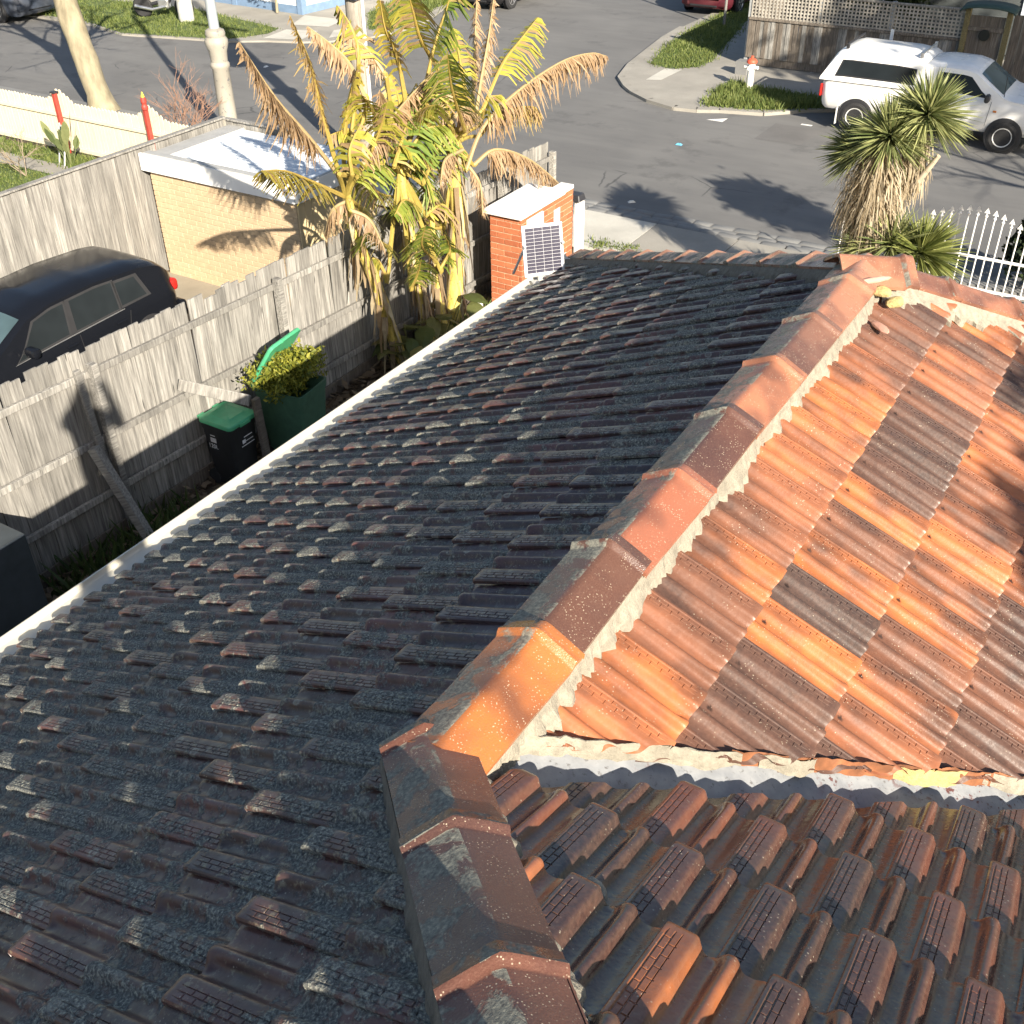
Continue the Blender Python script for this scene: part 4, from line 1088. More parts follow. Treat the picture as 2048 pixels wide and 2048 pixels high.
M_BLKP = simple('black_trim', (.022, .022, .024), .5, .1, 10); M_TAIL = simple('tail_lamp', (.42, .02, .015), .2, .1, 5); M_HEAD = simple('head_lamp', (.75, .76, .78), .12, .05, 5); M_WFRM = simple('window_trim', (.030, .030, .032), .35, .1, 6); M_PLATE = simple('number_plate', (.80, .80, .78), .5, .03, 5); M_AMB = simple('amber_lamp', (.6, .2, .03), .3)
def plan(x, L, r=.45, p=2.4):
    e = L/2-abs(x)
    return 1.0 if e > r else (1-(1-max(e, 0)/r)**p*.42)
class Car:
    def __init__(s, name, label, cat, loc, rz, L, W, top, belt, paint, sill=.20, tumble=.34, x0=None, x1=None, group=None):
        s.t = thing(name, label, cat, loc, rz, group); s.L, s.W, s.top, s.belt, s.sill, s.tum = L, W, top, belt, sill, tumble
        s.paint = paint; s.x0 = -L/2 if x0 is None else x0; s.x1 = L/2 if x1 is None else x1
    def sec(s, x):
        hw = s.W/2*plan(x, s.L, getattr(s, 'pr', .45)); zb = interp(s.belt, x); zt = max(interp(s.top, x), zb+.012); g = zt-zb
        rw = hw*.95-s.tum*g; e = s.L/2-abs(x); up = .14*max(0, 1-e/.22)**2
        return [(0, s.sill+up), (hw*.84, s.sill+up), (hw*.955, s.sill+.10+up), (hw, s.sill+.32), (hw*.998, zb-.14), (hw*.985, zb-.05), (hw*.95, zb),
                (rw+.018, zt-.050*min(1, g/.3)-.004), (rw*.90, zt-.012*min(1, g/.3)), (rw*.5, zt+.008), (0, zt+.012)]
    def body(s, n=64, name='body', mat=None):
        xs = list(np.linspace(s.x0, s.x1, n)); V = []; F = []
        for x in xs:
            c = s.sec(x); V += [(x, y, z) for y, z in c]+[(x, -y, z) for y, z in c[-2:0:-1]]
        m = 2*len(s.sec(0))-2
        for i in range(n-1):
            for k in range(m): F.append((i*m+k, i*m+(k+1) % m, (i+1)*m+(k+1) % m, (i+1)*m+k))
        F.append(tuple(range(m))); F.append(tuple((n-1)*m+k for k in range(m))[::-1])
        mb = MB(); mb.add(V, F); return mb.build(name, mat or s.paint, s.t, 40)
    def side_pt(s, x, t, sg, off=.006):
        c = s.sec(x); a, b = c[6], c[7]; y = a[0]+(b[0]-a[0])*t; z = a[1]+(b[1]-a[1])*t
        return (x, sg*(y+off), z+off*.3)
    def side_win(s, q, name='side_window', mat=None, sides=(1, -1), par=None, off=.006):
        """q: (xb0, xb1, xt0, xt1, tb, tt)"""
        xb0, xb1, xt0, xt1, tb, tt = q; out = []
        for sg in sides:
            V = []; F = []; nx, nt = 8, 4
            for j in range(nt+1):
                t = tb+(tt-tb)*j/nt
                for i in range(nx+1):
                    u = i/nx; xx = (xb0+(xt0-xb0)*j/nt)*(1-u)+(xb1+(xt1-xb1)*j/nt)*u
                    V.append(s.side_pt(xx, t, sg, off))
            for j in range(nt):
                for i in range(nx): F.append((j*(nx+1)+i, j*(nx+1)+i+1, (j+1)*(nx+1)+i+1, (j+1)*(nx+1)+i))
            mb = MB(); mb.add(V, F); out.append(mb.build(name, mat or M_GLASS, par or s.t, 60))
        return out
    def top_win(s, xa, xb, wa, wb, name='windscreen', mat=None, off=.007):
        V = []; F = []; nx, ny = 8, 10
        for i in range(nx+1):
            x = xa+(xb-xa)*i/nx; w = wa+(wb-wa)*i/nx; c = s.sec(x); 
            for k in range(ny+1):
                y = -w+2*w*k/ny
                pts = [(c[10][0], c[10][1]), (c[9][0], c[9][1]), (c[8][0], c[8][1]), (c[7][0], c[7][1]), (c[6][0], c[6][1])]
                z = float(np.interp(abs(y), [p_[0] for p_ in pts], [p_[1] for p_ in pts])); V.append((x, y, z+off))
        for i in range(nx):
            for k in range(ny): F.append((i*(ny+1)+k, i*(ny+1)+k+1, (i+1)*(ny+1)+k+1, (i+1)*(ny+1)+k))
        mb = MB(); mb.add(V, F); return mb.build(name, mat or M_GLASS, s.t, 60)
    def wheels(s, xs, r, tr, steel=False, wd=.20):
        for x in xs:
            for sg in (1, -1):
                hw = s.W/2*plan(x, s.L, getattr(s, 'pr', .45))
                a = MB(); a.lathe([(r+.055, -.03), (r+.055, .004), (r+.040, .010), (r*.90, .010), (r*.90, -.03)], (0, 0, 0), 28, 'Y')
                if sg < 0: a.v = [(q[0], -q[1], q[2]) for q in a.v]
                o = a.build('wheel_arch', M_BLKP, s.t, 40, loc=(x, sg*(hw-.004), r+.02))
                w = MB(); w.lathe([(r*.60, wd/2-.02), (r*.80, wd/2), (r*.95, wd/2-.015), (r, wd/2-.05), (r, -wd/2), (r*.6, -wd/2)], (0, 0, 0), 32, 'Y')
                if sg < 0: w.v = [(q[0], -q[1], q[2]) for q in w.v]
                wo = w.build('wheel', M_TYRE, s.t, 35, loc=(x, sg*(hw-wd/2+.035), r))
                rm = MB(); rm.lathe([(.0, wd/2-.03), (r*.13, wd/2-.028), (r*.15, wd/2-.045), (r*.30, wd/2-.055), (r*.34, wd/2-.03), (r*.50, wd/2-.045), (r*.56, wd/2-.012), (r*.61, wd/2-.008), (r*.61, wd/2-.06)] if steel else
                                    [(.0, wd/2-.03), (r*.14, wd/2-.03), (r*.16, wd/2-.05), (r*.55, wd/2-.045), (r*.60, wd/2-.010), (r*.63, wd/2-.012), (r*.63, wd/2-.06)], (0, 0, 0), 28, 'Y')
                if not steel:
                    for q in range(5):
                        aa = 2*pi*q/5+.3; rm.box((r*.36*cos(aa), wd/2-.028, r*.36*sin(aa)), (r*.50, .03, r*.12), M=Matrix.Rotation(-aa, 3, 'Y'))
                if sg < 0: rm.v = [(q[0], -q[1], q[2]) for q in rm.v]
                rm.build('rim', M_STEELW if steel else M_CHROME, wo, 30)
    def blob(s, name, c, d, mat, bv=.02, par=None, rz=0):
        o = MB().box((0, 0, 0), d).build(name, mat, par or s.t); o.location = c; o.rotation_euler = (0, 0, rz); bevel(o, bv, 2); return o
# ---- black hatchback in the neighbour's driveway, nose towards the left edge
hb = Car('parked_hatchback', 'black hatchback parked in the driveway behind the paling fence', 'car', (-11.15, 6.48, G), -pi/2, 4.40, 1.72,
         top=[(-2.2, .98), (-2.1, 1.08), (-1.86, 1.28), (-1.76, 1.33), (-1.45, 1.385), (-.6, 1.44), (.2, 1.42), (.62, 1.34), (1.38, 1.00), (1.9, .90), (2.2, .70)],
         belt=[(-2.2, .90), (-1.6, .93), (0, .88), (1.3, .84), (2.2, .64)], paint=car_paint('black_paint', (.007, .008, .011), .12, .0))
hb.body()
for q_ in ((.03, 1.03, -.07, .55, .04, .92), (-.91, .02, -.95, -.05, .04, .92), (-1.50, -.90, -1.38, -.92, .07, .88)): hb.side_win(q_, 'window_frame', M_WFRM, off=.0035)
hb.side_win((.08, .98, -.02, .52, .10, .86)); hb.side_win((-.86, .0, -.90, -.08, .10, .86)); hb.side_win((-1.42, -.93, -1.32, -.96, .14, .80))
hb.top_win(1.30, .66, .66, .60, 'windscreen', M_GLASS_B); hb.top_win(-2.08, -1.88, .54, .56, 'rear_window')
hb.side_win((-.95, 1.06, -.95, 1.02, .02, .045), 'belt_moulding', M_CHROME, off=.009)
hb.side_win((-.05, .05, -.13, -.05, .06, .88), 'pillar_trim', M_BLKP, off=.008)
hb.wheels((1.34, -1.32), .315, 0)
for sg in (1, -1):
    hb.blob('tail_lamp', (-2.04, sg*.665, .90), (.14, .20, .18), M_TAIL, .05); mo = hb.blob('door_mirror', (.86, sg*1.0, 1.02), (.14, .22, .14), hb.paint, .05)
    MB().box((0, -sg*.12, -.04), (.06, .10, .03)).build('arm', M_BLKP, mo)
    for xx in (.12, -.80): hb.blob('door_handle', (xx, sg*.885, .80), (.20, .03, .04), hb.paint, .012)
    m_ = MB(); m_.tube([(-.03, sg*.884, .90), (-.06, sg*.886, .6), (-.04, sg*.880, .34)], .005, 5); m_.tube([(-1.0, sg*.880, .90), (-.92, sg*.884, .6), (-.86, sg*.88, .36)], .005, 5); m_.build('door_seam', M_BLKP, hb.t)
    hb.blob('head_lamp', (2.02, sg*.58, .68), (.2, .3, .12), M_HEAD, .05)
hb.blob('bumper', (-2.16, 0, .48), (.14, 1.5, .26), hb.paint, .05)
hb.t.scale = (.885, .93, .96)
# ---- white ute with canopy
M_WHITE = car_paint('white_paint_car', (.84, .83, .80), .25, .06)
ut = Car('utility_truck', 'white utility truck with matching canopy parked at the far kerb', 'ute', (-3.62, 23.98, G), 0, 4.95, 1.68,
         top=[(-.30, 1.52), (.0, 1.555), (.52, 1.545), (.74, 1.49), (1.36, 1.07), (1.5, 1.03), (2.2, .98), (2.42, .88), (2.475, .78)],
         belt=[(-.30, 1.02), (1.3, 1.00), (2.0, .92), (2.475, .70)], paint=M_WHITE, sill=.34, tumble=.22, x0=-.30, x1=2.475)
ut.pr = .20
ut.body(48, 'cab')
tr = Car.__new__(Car); tr.__dict__.update(ut.__dict__); tr.top = [(-2.475, 1.0), (-.34, 1.0)]; tr.belt = [(-2.475, .985), (-.34, .985)]; tr.x0, tr.x1 = -2.475, -.34; tr.sill = .40
tr.body(24, 'tray')
cn = Car.__new__(Car); cn.__dict__.update(ut.__dict__); cn.top = [(-2.47, 1.06), (-2.33, 1.34), (-2.18, 1.58), (-2.0, 1.645), (-.75, 1.635), (-.42, 1.59), (-.31, 1.53)]; cn.belt = [(-2.47, 1.01), (-.31, 1.01)]; cn.x0, cn.x1 = -2.47, -.31; cn.sill = 1.0; cn.tum = .17
def _csec(x, s=cn):
    hw = s.W/2*.985; zb = 1.004; zt = max(interp(s.top, x), zb+.02); g = zt-zb; rw = hw-.16*g
    return [(0, zb), (hw*.8, zb), (hw*.9, zb), (hw*.95, zb), (hw*.97, zb), (hw*.98, zb), (hw, zb+.005), (rw, zt-.07*min(1, g/.4)), (rw*.90, zt-.012), (rw*.5, zt+.012), (0, zt+.016)]
cn.sec = _csec
can = cn.body(40, 'canopy')
for o in cn.side_win((-2.12, -.50, -2.00, -.50, .24, .74), 'canopy_window', M_GLASS, par=can): pass
for o in cn.side_win((-2.16, -.46, -2.04, -.46, .18, .78), 'window_rubber', M_BLKP, par=can, off=.003): pass
ut.side_win((-.02, 1.12, .04, .64, .08, .82)); ut.top_win(1.31, .80, .68, .62, 'windscreen', M_GLASS_B)
ut.wheels((1.50, -1.58), .315, 0, steel=True)
for sg in (1, -1):
    ut.blob('tail_lamp', (-2.42, sg*.755, .78), (.05, .10, .26), M_TAIL, .02); mo = ut.blob('door_mirror', (1.06, sg*.95, 1.06), (.10, .20, .16), M_BLKP, .04); ut.blob('side_indicator', (1.24, sg*.842, .80), (.07, .02, .04), M_AMB, .008)
    m_ = MB(); m_.tube([(-.12, sg*.842, 1.0), (-.12, sg*.846, .5)], .004, 5); m_.tube([(1.14, sg*.842, .98), (1.10, sg*.846, .5)], .004, 5); m_.tube([(-2.4, sg*.838, .995), (-.34, sg*.838, .995)], .006, 5); m_.build('door_seam', M_BLKP, ut.t)
    ut.blob('head_lamp', (2.36, sg*.60, .78), (.14, .3, .16), M_HEAD, .03)
    ut.blob('door_handle', (.02, sg*.85, .88), (.16, .03, .04), M_WHITE, .01)
ut.blob('bumper', (2.44, 0, .52), (.16, 1.62, .26), simple('grey_bumper', (.45, .46, .48), .5), .04)
for xx in (-2.02, -.45):
    m_ = MB(); m_.tube([(xx, -.62, 1.72 if xx < -1 else 1.68), (xx, .62, 1.72 if xx < -1 else 1.68)], .022, 6); m_.box((xx, -.58, 1.66), (.06, .06, .10)); m_.box((xx, .58, 1.66), (.06, .06, .10)); m_.build('roof_bar', M_BLKP if xx < -1 else M_CHROME, ut.t)
MB().tube([(1.34, -.72, 1.02), (1.30, -.74, 1.65)], .007, 5).build('aerial', M_BLKP, ut.t)
MB().box((-1.98, -.82, .30), (.02, .12, .34)).build('mud_flap', M_STEELW, ut.t)
# ---- generic sedans further off
def sedan(name, label, loc, rz, paint, L=4.5, W=1.76, suv=False):
    k = 1.16 if suv else 1.0
    c = Car(name, label, 'car', loc, rz, L, W,
            top=[(-L/2, .86*k), (-1.9, 1.02*k), (-1.55, 1.10*k if not suv else 1.5), (-.95, 1.40*k), (-.2, 1.45*k), (.3, 1.40*k), (1.10, 1.0*k), (1.9, .90*k), (L/2, .68*k)],
            belt=[(-L/2, .82*k), (-1.5, .95*k), (.9, .90*k), (1.7, .82*k), (L/2, .62*k)], paint=paint)
    c.body(48); c.side_win((.04, .86, -.0, .34, .1, .85)); c.side_win((-.82, -.02, -.72, -.06, .1, .85)); c.top_win(1.02, .38, .64, .58); c.top_win(-1.52, -1.0, .62, .56, 'rear_window')
    c.wheels((1.36, -1.34), .32*k, 0)
    for sg in (1, -1):
        c.blob('head_lamp', (L/2-.16, sg*.58, .70*k), (.22, .36, .14), M_HEAD, .05, rz=-sg*.35); c.blob('tail_lamp', (-L/2+.1, sg*.6, .8*k), (.12, .3, .16), M_TAIL, .03); c.blob('door_mirror', (.72, sg*.96, .98*k), (.12, .18, .13), paint, .04)
    c.blob('number_plate', (L/2-.02, 0, .50*k), (.03, .37, .12), M_PLATE, .004); c.blob('grille', (L/2-.055, 0, .66*k), (.06, .62, .10), M_CHROME, .02); c.blob('bumper', (L/2-.10, 0, .40*k), (.18, 1.5, .22), paint, .06); c.blob('air_intake', (L/2-.03, 0, .32*k), (.06, .9, .08), M_BLKP, .02)
    return c
sedan('parked_sedan', 'maroon sedan facing the camera at the top of the cross street', (-12.98, 35.25, G), -pi/2, car_paint('maroon_paint', (.075, .010, .018), .2, .1))
sedan('parked_sedan', 'black car cut by the top edge behind the banana leaves', (-19.75, 32.55, G), -pi/2, car_paint('black_paint2', (.012, .012, .014), .2, .1))
sedan('parked_wagon', 'dark blue grey wagon at the top left corner', (-33.35, 22.48, G), 0, car_paint('blue_grey_paint', (.035, .045, .065), .2, .1), 4.6, 1.82, True)
# ---- motorcycle
mc = thing('motorcycle', 'black motorcycle with a red tail lamp parked on the far verge', 'motorcycle', (-27.75, 24.55, KZ-.02), radians(25))
for xx in (-.68, .68):
    w = MB(); w.lathe([(.22, -.05), (.27, -.06), (.31, -.03), (.32, 0), (.31, .03), (.27, .06), (.22, .05)], (0, 0, 0), 24, 'Y'); wo = w.build('wheel', M_TYRE, mc, 35, loc=(xx, 0, .31)); r_ = MB()
    for q in range(8): r_.box((.12*cos(q*pi/4), 0, .12*sin(q*pi/4)), (.24, .012, .018), M=Matrix.Rotation(-q*pi/4, 3, 'Y'))
    r_.build('rim', M_CHROME, wo)
mb = MB(); mb.tube([(-.68, 0, .32), (-.2, 0, .42), (.2, 0, .45), (.45, 0, .85)], [.04, .06, .06, .05], 8); mb.tube([(.68, .09, .32), (.46, .09, .95)], .028, 8); mb.tube([(.68, -.09, .32), (.46, -.09, .95)], .028, 8); mb.tube([(.42, -.36, 1.02), (.46, 0, .98), (.42, .36, 1.02)], .016, 8); mb.build('frame', M_BLKP, mc, 40)
mb = MB(); mb.tube([(.40, 0, .82), (.15, 0, .84), (-.05, 0, .78)], [.08, .15, .09], 12); mb.build('fuel_tank', car_paint('tank_paint', (.02, .02, .022)), mc, 50)
mb = MB(); mb.tube([(0, 0, .78), (-.3, 0, .76), (-.62, 0, .84)], [.10, .12, .07], 10); mb.build('seat', simple('seat_vinyl', (.02, .02, .02), .6), mc, 50)
mb = MB(); mb.box((.05, 0, .42), (.36, .26, .30)); o = mb.build('engine', M_CHROME, mc); bevel(o, .05, 2)
mb = MB(); mb.tube([(.15, -.16, .35), (-.3, -.18, .26), (-.85, -.18, .36)], [.03, .05, .055], 10); mb.build('exhaust', M_CHROME, mc, 40)
MB().box((-.78, 0, .86), (.06, .14, .07)).build('tail_lamp', M_TAIL, mc); MB().box((-.90, 0, .66), (.02, .20, .16)).build('number_plate', M_PLATE, mc); mb = MB(); mb.lathe([(.02, -.06), (.09, -.03), (.10, .02), (.02, .05)], (0, 0, 0), 14, 'X'); mb.build('head_lamp', M_HEAD, mc, 40, loc=(.58, 0, .86))
# ================================================================== STREET FURNITURE
hy = thing('fire_hydrant', 'white pillar fire hydrant with red cap on the far corner', 'hydrant', (-8.40, 25.22, KZ))
M_HYW = simple('hydrant_white', (.76, .74, .70), .5, .1, 10); M_HYR = simple('hydrant_red', (.62, .10, .05), .5, .12, 10)
o = MB().lathe([(.11, 0), (.11, .04), (.085, .05), (.08, .46), (.10, .48), (.10, .52), (.085, .53), (.085, .60)], (0, 0, 0), 16).build('barrel', M_HYW, hy, 40)
mb = MB(); mb.tube([(-.17, 0, .50), (.17, 0, .50)], .045, 10); mb.tube([(0, -.05, .50), (0, -.17, .50)], .045, 10); mb.build('outlet', M_HYW, hy, 40)
MB().lathe([(.125, .60), (.13, .63), (.12, .66), (.07, .70), (.035, .71), (.035, .76), (.01, .76)], (0, 0, 0), 16).build('cap', M_HYR, hy, 40)
# bluestone block by the hydrant
tag(chunk('stone_block', (-9.05, 26.35, KZ+.12), (.34, .34, .36), M_KERB, 4.4, parent=None) if False else MB().box((-9.10, 26.55, KZ+.15), (.30, .30, .34)).build('stone_block', M_KERB), 'rough grey stone block by the corner of the lattice fence', 'stone')
# street lamp
M_LAMPP = simple('lamp_paint', (.32, .35, .37), .5, .08, 3)
t = NT('lamp_base_paint'); n = t.noise(9, 4, .7); c = t.ramp(t.noise(3, 3), [(.3, (.27, .25, .21)), (.7, (.34, .315, .265))]); c = t.mix(t.ramp(n, [(.60, 0), (.66, .85)]), c, (.12, .12, .13)); M_LAMPB = t.out(c, .6)
lp = thing('street_lamp', 'tall grey street lamp with moulded cream base behind the garage', 'street lamp', (-16.35, 15.52, G))
MB().lathe([(.21, 0), (.21, .5), (.185, .6), (.17, 1.62), (.20, 1.66), (.20, 1.72), (.17, 1.76), (.185, 1.95), (.235, 2.10), (.235, 2.18), (.19, 2.24), (.205, 2.30), (.19, 2.36), (.12, 2.40)], (0, 0, 0), 24).build('base', M_LAMPB, lp, 40)
MB().lathe([(.105, 2.38), (.095, 4), (.075, 7.4)], (0, 0, 0), 16).build('pole', M_LAMPP, lp, 40)
MB().tube([(0, 0, 7.3), (.1, .6, 7.7), (.15, 1.3, 7.8)], .04, 8).build('arm', M_LAMPP, lp, 40); o = MB().box((.17, 1.6, 7.78), (.24, .7, .12), taper=.8).build('lamp_head', M_LAMPP, lp); bevel(o, .03, 2)
# utility pole with transformer above the frame
up = thing('utility_pole', 'timber utility pole with grey conduit standing behind the banana plants', 'utility pole', (-12.85, 15.75, G))
M_POLE = wood_mat('pole_timber', (.20, .175, .14), (.33, .295, .25), (.44, .40, .34))
MB().tube([(0, 0, 0), (0, 0, 4), (0, 0, 9.5)], [.185, .175, .14], 16).build('pole', M_POLE, up, 50)
MB().tube([(.20, -.02, 0), (.195, -.02, 5.5)], .035, 10).build('conduit', simple('galvanised', (.62, .62, .60), .45, .06, 5), up, 50)
o = MB().box((0, -.02, 3.32), (.44, .44, .22)).build('steel_band', simple('navy_band', (.035, .05, .085), .5), up); bevel(o, .03, 2)
MB().lathe([(.36, 5.0), (.40, 5.05), (.40, 6.3), (.3, 6.42), (.1, 6.45)], (-.05, -.45, 0), 20).build('transformer', M_LAMPP, up, 40)
MB().box((0, 0, 7.2), (2.2, .1, .12)).build('crossarm', M_POLE, up); MB().box((.3, -.2, 4.9), (1.5, .5, .08)).build('platform', M_POLE, up)
# far verge pole with scrawl
vp = thing('verge_pole', 'stout grey pole beside the motorcycle at the top left', 'pole', (-26.75, 24.5, KZ-.02)); MB().tube([(0, 0, 0), (0, 0, 8)], [.24, .2], 16).build('pole', simple('grey_pole', (.50, .49, .45), .7, .12, 4), vp, 50)
mb = MB()
for i, (x_, z_) in enumerate(((-.10, .98), (-.02, 1.02), (.06, .96), (.12, 1.0))): mb.box((x_, -.232-.0*i, z_), (.05, .008, .07))
mb.build('scrawl', simple('dark_scrawl', (.08, .08, .09), .7), vp)
# stake by the maroon car
tag(MB().tube([(-11.72, 31.7, KZ), (-11.70, 31.7, KZ+2.4)], .045, 8).build('tree_stake', M_GREY, None, 50), 'slim grey timber stake on the verge before the maroon sedan', 'stake')
# rendered boundary wall with blue posts, top centre
bw = thing('rendered_wall', 'white rendered boundary wall with blue posts and blue base strip', 'wall', (-24.2, 27.05, KZ-.02))
M_WREN = simple('white_render', (.80, .80, .78), .7, .05, 2); M_BLUE = simple('blue_grey_trim', (.16, .24, .36), .5, .1, 6)
for a, b in (((-9, .55), (0, 0)), ((0, 0), (.45, 6.0))):
    L = math.hypot(b[0]-a[0], b[1]-a[1]); rz = atan2(b[1]-a[1], b[0]-a[0]); c = ((a[0]+b[0])/2, (a[1]+b[1])/2)
    MB().box((c[0], c[1], .85), (L, .14, 1.7), rz).build('wall_panel', M_WREN, bw); MB().box((c[0], c[1], .12), (L-.02, .18, .24), rz).build('base_strip', M_BLUE, bw)
for p_ in ((-6, .37), (-3, .18), (0, 0), (.2, 2.8)): MB().box((p_[0], p_[1], .95), (.20, .24, 1.9)).build('post', M_BLUE, bw)
# blue wisp of rubbish and pale scraps on the road
for i, (x_, y_, c_) in enumerate(((-8.1, 20.4, (.12, .40, .62)), (-7.4, 16.7, (.7, .68, .62)), (-20.6, 21.3, (.7, .7, .68)))):
    o = MB().box((x_, y_, G+.02), (.14, .08, .03), i*.8, taper=.5).build('paper_scrap', simple('scrap_%d' % i, c_, .7)); tag(o, ['blue scrap of rubbish lying on the open road', 'pale scrap lying near the bluestone kerb', 'white scrap on the road before the far verge'][i], 'rubbish')
